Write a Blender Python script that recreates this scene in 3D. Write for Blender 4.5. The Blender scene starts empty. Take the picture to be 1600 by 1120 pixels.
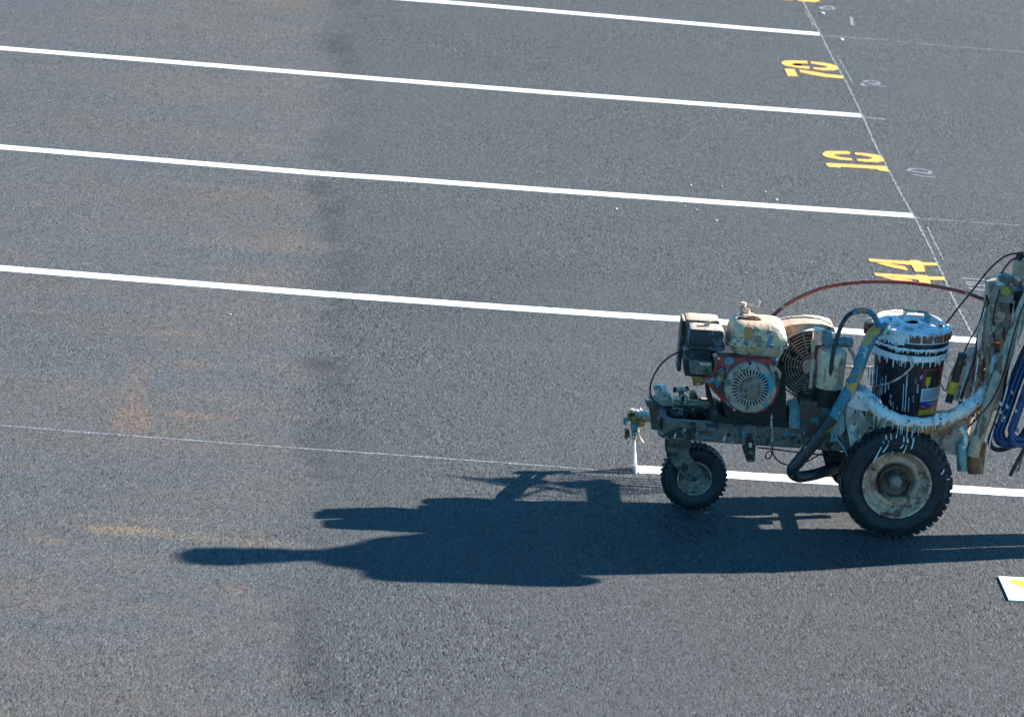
import bpy, bmesh, math, random
from mathutils import Vector, Matrix, noise
R = math.radians
random.seed(7)
C = bpy.context.scene.collection
S = bpy.context.scene

# ------------------------------------------------------------------ camera
FPX = 6757.54                      # focal length in photo pixels (photo 1600 wide)
CAM = Vector((-2.970837, -15.924445, 4.811474))
CR = Vector((0.9963664, -0.0300553, 0.0796911))
CU = Vector((-0.0686999, 0.2694428, 0.9605628))
CF = Vector((0.0503422, 0.9625473, -0.2663990))
cd = bpy.data.cameras.new('camera'); cam = bpy.data.objects.new('camera', cd); C.objects.link(cam)
cd.sensor_width = 36; cd.lens = 36*FPX/1600; cd.clip_end = 2000; cd.clip_start = .5
M = Matrix((CR, CU, -CF)).transposed().to_4x4(); M.translation = CAM
cam.matrix_world = M
cd.dof.use_dof = True; cd.dof.focus_distance = 16.1; cd.dof.aperture_fstop = 9
S.camera = cam

# ------------------------------------------------------------------ light
SUN_AZ, SUN_EL = 17.5, 28.0        # azimuth counted from +X towards +Y
w = bpy.data.worlds.new('World'); S.world = w; w.use_nodes = True
wn = w.node_tree; wn.nodes.clear()
sky = wn.nodes.new('ShaderNodeTexSky'); sky.sky_type = 'NISHITA'; sky.sun_disc = False
sky.sun_elevation = R(SUN_EL); sky.sun_rotation = R(90-SUN_AZ); sky.air_density = 1.0; sky.dust_density = 0.3; sky.ozone_density = 3.0
tint = wn.nodes.new('ShaderNodeMix'); tint.data_type = 'RGBA'; tint.blend_type = 'MULTIPLY'
tint.inputs['Factor'].default_value = 1; tint.inputs['B'].default_value = (.31, .80, 1.00, 1)
bg = wn.nodes.new('ShaderNodeBackground'); bg.inputs['Strength'].default_value = 0.074
wo = wn.nodes.new('ShaderNodeOutputWorld')
wn.links.new(sky.outputs[0], tint.inputs['A']); wn.links.new(tint.outputs['Result'], bg.inputs[0]); wn.links.new(bg.outputs[0], wo.inputs[0])
sl = bpy.data.lights.new('sun', 'SUN'); sun = bpy.data.objects.new('sun', sl); C.objects.link(sun)
sl.energy = 5; sl.angle = R(.55); sl.color = (1, .95, .87)
sd = Vector((math.cos(R(SUN_EL))*math.cos(R(SUN_AZ)), math.cos(R(SUN_EL))*math.sin(R(SUN_AZ)), math.sin(R(SUN_EL))))
sun.rotation_euler = sd.to_track_quat('Z', 'Y').to_euler(); sun.location = (6, 2, 8)
S.view_settings.view_transform = 'Standard'; S.view_settings.look = 'None'
S.view_settings.gamma = 1; S.view_settings.use_curve_mapping = False
S.view_settings.exposure = 1.75
S.render.engine = 'CYCLES'

# ------------------------------------------------------------------ survey helpers: a sight line of the
# photograph met with a known upright plane (Y) or with the ground gives the real place of a point
def ray(px, py): return CF + CR*((px-800)/FPX) - CU*((py-560)/FPX)
def A(px, py, Y):
    d = ray(px, py); return CAM + d*((Y-CAM.y)/d.y)
def G(px, py, z=0.0):
    d = ray(px, py); return CAM + d*((z-CAM.z)/d.z)

# ------------------------------------------------------------------ material helpers
def mat(name): 
    m = bpy.data.materials.new(name); m.use_nodes = True
    nt = m.node_tree; return m, nt, nt.nodes['Principled BSDF']
class N:
    """terse node graph"""
    def __init__(s, nt): s.nt = nt; s.co = s.n('ShaderNodeTexCoord').outputs['Object']
    def n(s, t, **k):
        x = s.nt.nodes.new(t)
        for a, b in k.items(): setattr(x, a, b)
        return x
    def link(s, a, b):
        if isinstance(a, (int, float)): b.default_value = a
        elif isinstance(a, tuple): b.default_value = a if len(a) != 3 or b.type == 'VECTOR' else (*a, 1)
        else: s.nt.links.new(a, b)
    def math(s, op, a, b=0, c=None, clamp=False):
        x = s.n('ShaderNodeMath', operation=op, use_clamp=clamp); s.link(a, x.inputs[0]); s.link(b, x.inputs[1])
        if c is not None: s.link(c, x.inputs[2])
        return x.outputs[0]
    def map(s, co, scale=(1, 1, 1), loc=(0, 0, 0), rot=(0, 0, 0)):
        x = s.n('ShaderNodeMapping'); s.link(co, x.inputs[0]); x.inputs['Scale'].default_value = scale
        x.inputs['Location'].default_value = loc; x.inputs['Rotation'].default_value = rot; return x.outputs[0]
    def noise(s, scale, detail=3, rough=.6, co=None, dist=0, col=False):
        x = s.n('ShaderNodeTexNoise'); s.link(co or s.co, x.inputs['Vector']); x.inputs['Scale'].default_value = scale
        x.inputs['Detail'].default_value = detail; x.inputs['Roughness'].default_value = rough; x.inputs['Distortion'].default_value = dist
        return x.outputs['Color' if col else 'Fac']
    def vor(s, scale, co=None, feature='F1', rnd=1):
        x = s.n('ShaderNodeTexVoronoi', feature=feature); s.link(co or s.co, x.inputs['Vector']); x.inputs['Scale'].default_value = scale
        x.inputs['Randomness'].default_value = rnd
        return x
    def ramp(s, f, stops, interp='LINEAR'):
        x = s.n('ShaderNodeValToRGB'); x.color_ramp.interpolation = interp; e = x.color_ramp.elements
        while len(e) < len(stops): e.new(.5)
        for i, (p, c) in enumerate(stops):
            e[i].position = p; e[i].color = (c, c, c, 1) if isinstance(c, (int, float)) else (*c, 1)
        s.link(f, x.inputs[0]); return x.outputs[0]
    def step(s, f, a, b):      # smooth 0..1
        x = s.n('ShaderNodeMapRange', interpolation_type='SMOOTHSTEP'); s.link(f, x.inputs[0])
        x.inputs[1].default_value = a; x.inputs[2].default_value = b; return x.outputs[0]
    def mix(s, f, a, b, mode='MIX'):
        x = s.n('ShaderNodeMix', data_type='RGBA', blend_type=mode); s.link(f, x.inputs['Factor'])
        s.link(a, x.inputs['A']); s.link(b, x.inputs['B']); return x.outputs['Result']
    def bump(s, h, strength=.5, dist=.002, normal=None):
        x = s.n('ShaderNodeBump'); s.link(h, x.inputs['Height']); x.inputs['Strength'].default_value = strength
        x.inputs['Distance'].default_value = dist
        if normal: s.link(normal, x.inputs['Normal'])
        return x.outputs[0]
    def sep(s, co):
        x = s.n('ShaderNodeSeparateXYZ'); s.link(co, x.inputs[0]); return x.outputs
    def obj_random(s): return s.n('ShaderNodeObjectInfo').outputs['Random']

WHITE=(.78,.77,.74); TEAL=(.05,.22,.30); BLUE=(.02,.34,.40); ORANGE=(.55,.22,.03); YELLOW=(.6,.38,.04); GRIME=(.018,.016,.014); RUST=(.13,.055,.03); CREAM=(.42,.36,.26)

def dirty(name, base, splots=(), rough=.6, metal=0, grime=.5, bump=.6, scale=30, dust=.0, top=None):
    """worn surface: base colour, grime, hard-edged paint splashes, fine relief"""
    W = (lambda c: c) if name.startswith(('wet', 'blue', 'bucket')) else (lambda c: (c[0]*1.06, c[1], c[2]*.90)) if name == 'paint_caked' else (lambda c: c if c[2] > c[0]*1.25 else (min(1, c[0]*1.24), c[1]*.96, c[2]*.81))
    base = W(base); base = tuple(min(.8, c*(1.22 if max(base) > .05 else 1.0)) for c in base); splots = [(W(q[0]), *q[1:]) for q in splots]; top = W(top) if top else None
    m, nt, b = mat(name); n = N(nt)
    off = n.map(n.co, loc=(random.random()*9, random.random()*9, random.random()*9))
    col = n.mix(n.math('MULTIPLY', n.step(n.noise(scale*1.3, 5, .7, off), .42, .62), grime), base, GRIME)
    col = n.mix(n.math('MULTIPLY', n.step(n.noise(scale*3.4, 4, .65, n.map(off, loc=(3, 3, 3))), .45, .7), .35), col, tuple(min(1, c*1.7+.03) for c in base))
    if dust: col = n.mix(n.math('MULTIPLY', n.step(n.noise(scale*.9, 5, .7, n.map(off, loc=(7, 1, 3))), .4, .6), dust), col, (.30, .26, .21))
    h = n.noise(scale*6, 4, .6, off)
    for i, (c, amt, sc, stretch) in enumerate(splots):
        f = n.noise(sc*.72, 3, .55, n.map(off, scale=(1, 1, stretch), loc=(i*5.1+2, i*3.3, i*2.7)), dist=.3)
        t = .5 + (.5-amt)*.40
        k = n.math('MULTIPLY', n.step(f, t-.022, t+.022), .85)
        v = n.mix(.5, c, n.mix(n.noise(sc*5, 2, .5, off), tuple(x*.55 for x in c), c))
        col = n.mix(k, col, v); h = n.math('ADD', h, n.math('MULTIPLY', n.step(f, t-.03, t+.04), 1.2))
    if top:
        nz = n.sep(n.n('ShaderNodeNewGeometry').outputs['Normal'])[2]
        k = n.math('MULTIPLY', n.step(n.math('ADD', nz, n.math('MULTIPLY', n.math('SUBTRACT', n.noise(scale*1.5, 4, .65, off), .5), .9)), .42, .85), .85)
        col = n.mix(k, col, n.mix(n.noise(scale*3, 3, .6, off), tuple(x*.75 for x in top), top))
    n.link(col, b.inputs['Base Color']); b.inputs['Metallic'].default_value = metal
    n.link(n.math('ADD', rough-.12, n.math('MULTIPLY', n.noise(scale*2, 3, .6, off), .3)), b.inputs['Roughness'])
    n.link(n.bump(h, bump, .0015), b.inputs['Normal'])
    return m
def plain(name, c, rough=.5, metal=0, var=.25, sc=60):
    m, nt, b = mat(name); n = N(nt)
    f = n.noise(sc, 4, .6)
    n.link(n.mix(n.step(f, .35, .68), tuple(x*(1-var) for x in c), tuple(min(1, x*(1+var)) for x in c)), b.inputs['Base Color'])
    b.inputs['Roughness'].default_value = rough; b.inputs['Metallic'].default_value = metal
    n.link(n.bump(f, .25, .001), b.inputs['Normal']); return m

# ---------------- asphalt
def asphalt():
    m, nt, b = mat('asphalt'); n = N(nt); x, y, z = n.sep(n.co)
    wob = n.math('MULTIPLY', n.math('SUBTRACT', n.noise(1.3, 6, .7), .5), .50)
    wob2 = n.math('MULTIPLY', n.math('SUBTRACT', n.noise(11, 5, .75, n.map(n.co, scale=(1, .45, 1))), .5), .40)
    xs = n.math('ADD', n.math('ADD', x, wob), wob2)
    left = n.math('SUBTRACT', 1, n.step(xs, -3.10, -2.74))           # older, finer, dusty lane west of the seam
    coarse = n.step(n.noise(.85, 3, .6, n.map(n.co, loc=(4.3, 2.2, 0))), .34, .66)
    # grain: stones lie drawn out along the paver's run; pits between them stay dark, a few faces glint pale
    fine = n.vor(1, n.map(n.co, scale=(215, 78, 100))); mid = n.vor(1, n.map(n.co, scale=(150, 48, 60), loc=(3, 5, 0)))
    r1 = n.sep(fine.outputs['Color'])[0]; r2 = n.sep(mid.outputs['Color'])[1]
    g1 = n.ramp(r1, [(0, .16), (.18, .40), (.4, .50), (.8, .60), (.95, .72), (1, 1)])
    g2 = n.ramp(r2, [(0, .06), (.12, .14), (.26, .46), (.84, .56), (.93, .85), (1, 1)])
    mixf = n.math('ADD', .22, n.math('MULTIPLY', coarse, .50))
    g = n.mix(n.math('MULTIPLY', mixf, n.math('SUBTRACT', 1, n.math('MULTIPLY', left, .35))), g1, g2)
    g = n.math('MULTIPLY', n.math('SUBTRACT', n.math('MULTIPLY', n.sep(g)[0], 1.35), .17), 1.72)
    tone = n.math('ADD', .88, n.math('MULTIPLY', n.noise(.55, 4, .55), .24))
    tone = n.math('ADD', tone, n.math('MULTIPLY', n.math('SUBTRACT', n.noise(30, 4, .75, n.map(n.co, scale=(1, .4, 1))),   .5), .62))
    tone = n.math('ADD', tone, n.math('MULTIPLY', n.math('SUBTRACT', n.noise(3.2, 4, .7, n.map(n.co, scale=(.6, 1.3, 1))), .5), .16))
    # lane tones
    col = n.mix(n.noise(2.3, 3, .6), (.0515, .0550, .0565), (.0545, .0555, .0550))
    st = n.noise(1.0, 5, .62, n.map(n.co, scale=(.75, 1.5, 1), rot=(0, 0, R(3)), loc=(1.7, .4, 0)), dist=.5)
    film = n.math('MULTIPLY', n.math('MULTIPLY', left, n.step(st, .36, .66)), n.math('ADD', .45, n.math('MULTIPLY', n.step(x, -4.6, -3.3), .55)))
    col = n.mix(left, col, (.0620, .0665, .0700))
    col = n.mix(n.math('MULTIPLY', film, .85), col, (.0820, .0720, .0615))
    st3 = n.noise(1.0, 5, .7, n.map(n.co, scale=(1.1, 2.6, 1), rot=(0, 0, R(4)), loc=(9.1, 4.4, 0)), dist=.6)
    col = n.mix(n.math('MULTIPLY', n.math('MULTIPLY', left, n.step(st3, .50, .66)), .45), col, (.096, .078, .060))
    st2 = n.noise(1.0, 5, .68, n.map(n.co, scale=(1.1, 7.5, 1), rot=(0, 0, R(4)), loc=(5.1, 2.4, 0)), dist=.5)
    col = n.mix(n.math('MULTIPLY', n.math('MULTIPLY', left, n.step(st2, .60, .74)), .34), col, (.165, .112, .070))
    gr = n.math('MULTIPLY', n.math('SUBTRACT', n.noise(55, 3, .75, n.map(n.co, scale=(1, .4, 1))), .5), 2.4)
    def blob(px, py, rx, ry, amt, c, soft=1.0, patch=2.2):
        nonlocal col
        p = G(px, py); d = n.math('ADD', n.math('POWER', n.math('DIVIDE', n.math('SUBTRACT', x, p.x), rx), 2), n.math('POWER', n.math('DIVIDE', n.math('SUBTRACT', y, p.y), ry), 2))
        k = n.math('SUBTRACT', 1, n.step(n.math('ADD', n.math('ADD', d, n.math('MULTIPLY', n.math('SUBTRACT', n.noise(9, 4, .7), .5), patch)), gr), -.3*soft, 1.5*soft))
        col = n.mix(n.math('MULTIPLY', k, amt, None, True), col, c)
    o = (.170, .100, .058)
    blob(205, 655, .085, .24, .45, o); blob(212, 600, .06, .45, .25, o); blob(300, 568, .09, .04, .45, o); blob(310, 649, .17, .05, .42, o)
    blob(185, 828, .17, .055, .5, (.20, .13, .07)); blob(75, 846, .08, .045, .45, o); blob(270, 835, .25, .06, .3, (.16, .12, .075)); blob(400, 848, .2, .05, .3, (.15, .115, .08))
    blob(365, 920, .08, .05, .35, o); blob(280, 521, .12, .05, .3, o); blob(400, 382, .3, .12, .3, (.13, .10, .075)); blob(390, 225, .35, .25, .25, (.12, .10, .08))
    blob(140, 1000, .35, .06, .5, (.066, .076, .09)); blob(60, 870, .3, .2, .4, (.066, .074, .088))
    # dark open texture along the seam
    dk = (.016, .017, .020)
    d = n.math('ABSOLUTE', n.math('ADD', xs, 2.82))
    sm = n.math('MULTIPLY', n.math('SUBTRACT', 1, n.step(n.math('ADD', d, n.math('MULTIPLY', gr,   .06)), .0, .16)), n.step(n.noise(3.1, 5, .72, n.map(n.co, loc=(2, 7.7, 0))), .45, .66))
    col = n.mix(n.math('MULTIPLY', sm, .42), col, dk)
    for px, py, rx, ry, amt in ((530, 75, .10, .45, .6), (542, 110, .10, .4, .5), (498, 296, .08, .22, .85), (515, 335, .07, .35, .5), (545, 420, .12, .4, .5), (520, 365, .06, .3, .5), (498, 570, .10, .14, .95), (520, 600, .08, .4, .45), (488, 690, .07, .35, .35), (482, 1005, .07, .22, .6), (492, 1060, .09, .25, .5), (700, 480, .35, .45, .3), (790, 420, .4, .4, .25), (283, 43, .06, .12, .4)):
        blob(px, py, rx, ry, amt*.68, dk, 1.0, 2.4)
    vm = n.n('ShaderNodeVectorMath', operation='SCALE'); n.link(col, vm.inputs[0]); n.link(n.math('MULTIPLY', tone, g), vm.inputs['Scale']); col = vm.outputs[0]
    n.link(col, b.inputs['Base Color'])
    b.inputs['Roughness'].default_value = .82; b.inputs['Specular IOR Level'].default_value = .32
    hh = n.math('ADD', n.math('MULTIPLY', mid.outputs['Distance'], -1.3), n.math('MULTIPLY', fine.outputs['Distance'], -.6))
    hh = n.math('ADD', hh, n.math('MULTIPLY', r2, .45))
    amp = n.math('SUBTRACT', n.math('ADD', .45, n.math('MULTIPLY', coarse, .55)), n.math('MULTIPLY', left, .25))
    n.link(n.bump(n.math('MULTIPLY', hh, amp), .42, .0036), b.inputs['Normal'])
    return m
def road_paint(name, c, wear=.06, bumpd=.0025):
    m, nt, b = mat(name); n = N(nt)
    v = n.vor(95, n.map(n.co, loc=(3, 5, 0)))
    chip = n.math('MULTIPLY', n.step(n.noise(120, 3, .7), .64, .70), 1)
    col = n.mix(n.noise(8, 4, .6), tuple(x*.93 for x in c), c)
    col = n.mix(n.math('MULTIPLY', chip, wear*8), col, (.16, .165, .17))
    n.link(col, b.inputs['Base Color']); b.inputs['Roughness'].default_value = .6
    n.link(n.bump(n.math('MULTIPLY', v.outputs['Distance'], -1), .45, bumpd), b.inputs['Normal']); return m
def chalk_mat():
    m, nt, b = mat('chalk'); n = N(nt)
    k = n.step(n.noise(130, 3, .75), .38, .60)
    n.link(n.mix(k, (.25, .27, .285), (.07, .075, .08)), b.inputs['Base Color']); b.inputs['Roughness'].default_value = .9
    v = n.vor(95); n.link(n.bump(n.math('MULTIPLY', v.outputs['Distance'], -1), .5, .003), b.inputs['Normal']); return m

MT = {}
def setup_mats():
    MT['asphalt'] = asphalt()
    MT['white_paint'] = road_paint('white_road_paint', (.80, .81, .80), .03)
    MT['wet_paint'] = road_paint('fresh_white_road_paint', (.86, .86, .85), .0)
    MT['yellow_paint'] = road_paint('yellow_road_paint', (.70, .36, .065), .10)
    MT['chalk'] = chalk_mat()
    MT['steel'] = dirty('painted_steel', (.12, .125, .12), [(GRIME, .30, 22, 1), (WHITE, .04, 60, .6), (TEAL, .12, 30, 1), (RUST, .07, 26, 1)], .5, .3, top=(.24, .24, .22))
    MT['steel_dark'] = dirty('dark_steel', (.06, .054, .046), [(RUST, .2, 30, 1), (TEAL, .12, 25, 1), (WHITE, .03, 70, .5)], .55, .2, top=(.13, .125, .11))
    MT['black_part'] = dirty('black_part', (.02, .02, .022), [(WHITE, .05, 80, .5)], .45, 0, .3)
    MT['iron'] = dirty('oily_iron', (.012, .012, .013), [((.05, .04, .035), .12, 40, 1)], .5, .2, .3)
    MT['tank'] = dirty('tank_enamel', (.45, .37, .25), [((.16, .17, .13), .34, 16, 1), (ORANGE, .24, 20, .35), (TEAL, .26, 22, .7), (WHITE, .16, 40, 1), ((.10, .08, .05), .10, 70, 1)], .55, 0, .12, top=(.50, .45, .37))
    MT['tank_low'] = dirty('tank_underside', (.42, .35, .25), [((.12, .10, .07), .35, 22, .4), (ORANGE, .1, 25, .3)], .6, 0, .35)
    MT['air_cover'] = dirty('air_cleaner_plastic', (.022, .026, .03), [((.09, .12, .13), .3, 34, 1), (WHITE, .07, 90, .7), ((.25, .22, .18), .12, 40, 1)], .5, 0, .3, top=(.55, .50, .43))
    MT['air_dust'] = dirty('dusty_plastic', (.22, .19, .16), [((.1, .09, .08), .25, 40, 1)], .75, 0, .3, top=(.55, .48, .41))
    MT['red'] = dirty('red_enamel', (.26, .040, .032), [((.07, .045, .045), .34, 20, 1), (BLUE, .13, 24, 1), ((.12, .11, .11), .16, 34, 1)], .5, 0, .45)
    MT['grille'] = dirty('grille_cover', (.30, .29, .26), [(BLUE, .14, 16, 1), ((.12, .12, .115), .25, 30, 1), ((.45, .47, .48), .14, 24, 1)], .5, .2, .35)
    MT['grille_mid'] = dirty('grille_centre', (.17, .165, .13), [((.09, .085, .07), .4, 40, 1)], .6, 0, .3)
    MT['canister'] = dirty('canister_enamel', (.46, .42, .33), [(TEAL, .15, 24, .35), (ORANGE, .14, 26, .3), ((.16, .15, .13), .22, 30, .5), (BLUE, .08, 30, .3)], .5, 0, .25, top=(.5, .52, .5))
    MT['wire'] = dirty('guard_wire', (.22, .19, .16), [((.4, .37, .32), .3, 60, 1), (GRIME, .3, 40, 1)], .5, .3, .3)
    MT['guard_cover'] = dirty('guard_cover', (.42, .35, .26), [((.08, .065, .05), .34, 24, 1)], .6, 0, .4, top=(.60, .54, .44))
    MT['chrome'] = dirty('worn_chrome', (.5, .5, .5), [(YELLOW, .15, 40, 1), (BLUE, .15, 40, 1)], .25, .9, .2)
    MT['caked'] = dirty('paint_caked', (.56, .58, .58), [(WHITE, .34, 24, 1), ((.26, .33, .36), .28, 34, .7), ((.30, .21, .09), .22, 28, .5), (GRIME, .16, 55, .6)], .5, 0, .12, 1.0, 22)
    MT['caked_tan'] = dirty('paint_caked_tan', (.36, .31, .24), [((.42, .44, .42), .28, 22, .45), ((.33, .17, .06), .15, 22, .4), ((.10, .09, .08), .26, 34, .4), ((.18, .32, .34), .12, 26, .6)], .55, 0, .3, .9, 24)
    MT['caked_grey'] = dirty('paint_caked_grey', (.28, .26, .23), [((.36, .35, .33), .2, 26, .35), (GRIME, .22, 30, .4), (YELLOW, .06, 24, .6), ((.20, .16, .13), .24, 26, .5)], .55, 0, .35, .9, 24)
    MT['hose_teal'] = dirty('teal_splashed_hose', (.035, .15, .19), [(BLUE, .20, 18, 1), ((.02, .03, .04), .25, 22, 1), (YELLOW, .26, 14, 1), (ORANGE, .24, 17, 1), ((.5, .55, .55), .12, 36, 1)], .42, 0, .3, .9)
    MT['hose_dark'] = dirty('dark_hose', (.016, .018, .021), [((.14, .13, .12), .12, 34, .5), (ORANGE, .05, 26, 1)], .38, 0, .3, .5)
    MT['hose_red'] = dirty('red_hose', (.26, .055, .035), [((.07, .03, .025), .35, 18, 1), ((.65, .55, .45), .09, 30, 1), ((.28, .26, .12), .06, 22, 1)], .42, 0, .25, .5)
    MT['hose_blue'] = dirty('blue_hose', (.008, .04, .13), [((.005, .01, .03), .30, 14, 1), ((.5, .55, .6), .04, 70, 1)], .28, 0, .2, .3)
    MT['cable'] = plain('black_cable', (.012, .013, .015), .4)
    MT['brass'] = dirty('brass_fitting', (.24, .18, .06), [((.32, .34, .22), .3, 50, 1), (GRIME, .3, 50, 1), ((.6, .6, .5), .15, 70, 1)], .4, .6, .3)
    MT['pale_metal'] = dirty('splashed_metal', (.40, .40, .36), [((.18, .14, .09), .3, 60, 1), (WHITE, .25, 60, 1)], .45, .3, .3)
    MT['teal_fit'] = dirty('teal_fitting', (.12, .26, .26), [((.32, .42, .4), .3, 40, 1), ((.2, .15, .1), .2, 40, 1), (GRIME, .2, 50, 1)], .5, 0, .3)
    MT['tan_grip'] = dirty('brown_grip', (.15, .085, .04), [((.04, .03, .02), .35, 24, .5), (ORANGE, .1, 30, 1)], .5, 0, .4)
    MT['grip_yellow'] = plain('yellow_band', (.55, .34, .02), .45)
    MT['grip_black'] = dirty('black_grip', (.02, .02, .018), [((.12, .1, .03), .3, 40, 1)], .5, 0, .3)
    MT['bucket'] = dirty('bucket_plastic', (.005, .009, .016), [((.02, .035, .05), .2, 26, .3)], .5, 0, .1, .3)
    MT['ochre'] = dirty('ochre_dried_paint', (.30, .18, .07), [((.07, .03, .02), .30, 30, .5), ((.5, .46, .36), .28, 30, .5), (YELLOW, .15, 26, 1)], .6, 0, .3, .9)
    MT['drip'] = dirty('wet_drip_paint', (.42, .47, .52), [((.2, .25, .3), .3, 60, 1)], .35, 0, .1)
    MT['wetwhite'] = dirty('wet_white_paint', (.80, .75, .70), [((.50, .47, .44), .25, 50, .4), (WHITE, .3, 40, 1)], .3, 0, .04, .8)
    MT['lid_metal'] = dirty('stained_lid', (.12, .075, .055), [((.62, .66, .68), .14, 30, .6), ((.42, .28, .04), .12, 26, 1), ((.12, .4, .5), .1, 22, 1)], .45, 0, .3)
    MT['pan'] = dirty('pan_cream', (.55, .50, .42), [(WHITE, .45, 24, 1), ((.30, .12, .07), .12, 30, 1)], .5, 0, .15)
    MT['brown_cap'] = dirty('brown_cap', (.12, .05, .025), [((.22, .12, .05), .3, 40, 1)], .4, 0, .3)
    MT['tyre'] = tyre_mat()
    MT['rim'] = dirty('rusty_rim', (.45, .35, .27), [((.18, .11, .07), .34, 18, 1), ((.45, .44, .40), .28, 24, 1), ((.13, .04, .025), .15, 30, 1), ((.45, .5, .5), .14, 40, 1)], .5, .2, .45)
    MT['rim_deep'] = dirty('rim_dish', (.11, .09, .07), [((.05, .04, .035), .35, 24, 1), ((.25, .23, .2), .2, 34, 1)], .5, .2, .4)
    MT['hub'] = dirty('hub_cap', (.22, .22, .21), [((.4, .42, .42), .3, 60, 1), ((.07, .06, .05), .25, 60, 1)], .45, .4, .3)
    for k, c in dict(lab_red=(.30, .03, .035), lab_white=(.52, .56, .60), lab_blue=(.02, .03, .25), lab_yellow=(.62, .42, .02), lab_green=(.28, .42, .04), lab_scarlet=(.5, .04, .03), lab_dark=(.02, .02, .025), lab_grey=(.20, .25, .30)).items():
        MT[k] = plain(k, c, .45, 0, .12, 90)
    MT['card'] = dirty('white_card', (.78, .77, .73), [((.66, .64, .58), .2, 10, 1)], .6, 0, .02, .2)
    MT['hi_vis'] = plain('orange_shirt', (.55, .12, .02), .85, 0, .12, 14); MT['denim'] = plain('dark_trousers', (.035, .045, .07), .85, 0, .2, 16)
    MT['skin'] = plain('skin', (.34, .18, .12), .5, 0, .08, 30); MT['leather'] = plain('boot_leather', (.05, .035, .025), .5); MT['cap'] = plain('cap_cloth', (.03, .04, .06), .8)
    MT['hair'] = plain('hair', (.02, .015, .01), .6); MT['sclera'] = plain('sclera', (.7, .68, .65), .3, 0, .02); MT['iris'] = plain('iris', (.02, .012, .008), .2)
    MT['lip'] = plain('lip', (.26, .09, .07), .5)
    m, nt, b = mat('sprayed_paint_mist'); n = N(nt); b.inputs['Base Color'].default_value = (.9, .9, .9, 1); b.inputs['Roughness'].default_value = 1
    n.link(n.math('ADD', .25, n.math('MULTIPLY', n.noise(140, 3, .7), .75)), b.inputs['Alpha']); MT['mist'] = m
def tyre_mat():
    m, nt, b = mat('tyre_rubber'); n = N(nt)
    f = n.noise(22, 5, .7)
    col = n.mix(n.step(f, .4, .68), (.012, .0135, .015), (.032, .034, .036))
    n.link(col, b.inputs['Base Color']); b.inputs['Roughness'].default_value = .62
    n.link(n.bump(n.noise(140, 4, .6), .5, .0015), b.inputs['Normal']); return m

# ------------------------------------------------------------------ object helpers
def wloc(o):
    v = Vector((0, 0, 0))
    while o is not None: v += o.location; o = o.parent
    return v
def link(name, me, material, parent=None, label=None, smooth=False):
    o = bpy.data.objects.new(name, me); C.objects.link(o)
    if material is not None: me.materials.append(material if not isinstance(material, str) else MT[material])
    if parent is not None:
        o.parent = parent; off = wloc(parent)
        if off.length > 1e-9: me.transform(Matrix.Translation(-off))
    if label: o['label'] = label
    if smooth: me.polygons.foreach_set('use_smooth', [True]*len(me.polygons))
    return o
def fin(bm, name, material, parent=None, label=None, smooth=False, bevel=0, ang=35):
    if bevel:
        es = [e for e in bm.edges if len(e.link_faces) == 2 and e.calc_face_angle(0) > R(ang)]
        bmesh.ops.bevel(bm, geom=es, offset=bevel, segments=2, affect='EDGES', clamp_overlap=True)
    bmesh.ops.recalc_face_normals(bm, faces=bm.faces)
    me = bpy.data.meshes.new(name); bm.to_mesh(me); bm.free()
    o = link(name, me, material, parent, label, smooth or bool(bevel))
    if smooth or bevel:
        me.set_sharp_from_angle(angle=R(42))
    return o
def thing(name, label, cat, loc, group=None):
    o = bpy.data.objects.new(name, None); C.objects.link(o); o.location = loc; o.empty_display_size = .1
    o['label'] = label; o['category'] = cat
    if group: o['group'] = group
    return o
def tag(o, label, cat, group=None):
    o['label'] = label; o['category'] = cat
    if group: o['group'] = group
    return o
def add_box(bm, c, d, rot=None):
    r = bmesh.ops.create_cube(bm, size=1)
    mt = Matrix.Translation(c) @ (rot.to_4x4() if rot else Matrix.Identity(4)) @ Matrix.Diagonal((*d, 1))
    bmesh.ops.transform(bm, matrix=mt, verts=r['verts'])
def box(name, c, d, material, parent, rot=None, bevel=.003, label=None):
    bm = bmesh.new(); add_box(bm, Vector(c), d, rot); return fin(bm, name, material, parent, label, bevel=bevel)
def add_prism(bm, pts, dvec):
    a = [bm.verts.new(p) for p in pts]; b = [bm.verts.new(Vector(p)+dvec) for p in pts]; k = len(a)
    bm.faces.new(a); bm.faces.new(b[::-1])
    for i in range(k): bm.faces.new((a[i], a[(i+1) % k], b[(i+1) % k], b[i]))
def prism(name, poly, Y, depth, material, parent, bevel=.003, label=None):
    """outline of the near face in the upright plane Y, carried back by depth"""
    bm = bmesh.new(); add_prism(bm, [A(x, y, Y) for x, y in poly], Vector((0, depth, 0)))
    return fin(bm, name, material, parent, label, bevel=bevel)
def add_cyl(bm, p0, p1, r0, r1=None, seg=20, caps=True):
    p0, p1 = Vector(p0), Vector(p1); r1 = r0 if r1 is None else r1
    q = (p1-p0).to_track_quat('Z', 'Y').to_matrix(); rings = []
    for p, r in ((p0, r0), (p1, r1)):
        rings.append([bm.verts.new(p + q @ Vector((r*math.cos(2*math.pi*i/seg), r*math.sin(2*math.pi*i/seg), 0))) for i in range(seg)])
    for i in range(seg): bm.faces.new((rings[0][i], rings[0][(i+1) % seg], rings[1][(i+1) % seg], rings[1][i]))
    if caps: bm.faces.new(rings[0][::-1]); bm.faces.new(rings[1])
def cyl(name, p0, p1, r, material, parent, r1=None, seg=22, bevel=.002, label=None):
    bm = bmesh.new(); add_cyl(bm, p0, p1, r, r1, seg); return fin(bm, name, material, parent, label, bevel=bevel)
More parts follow.
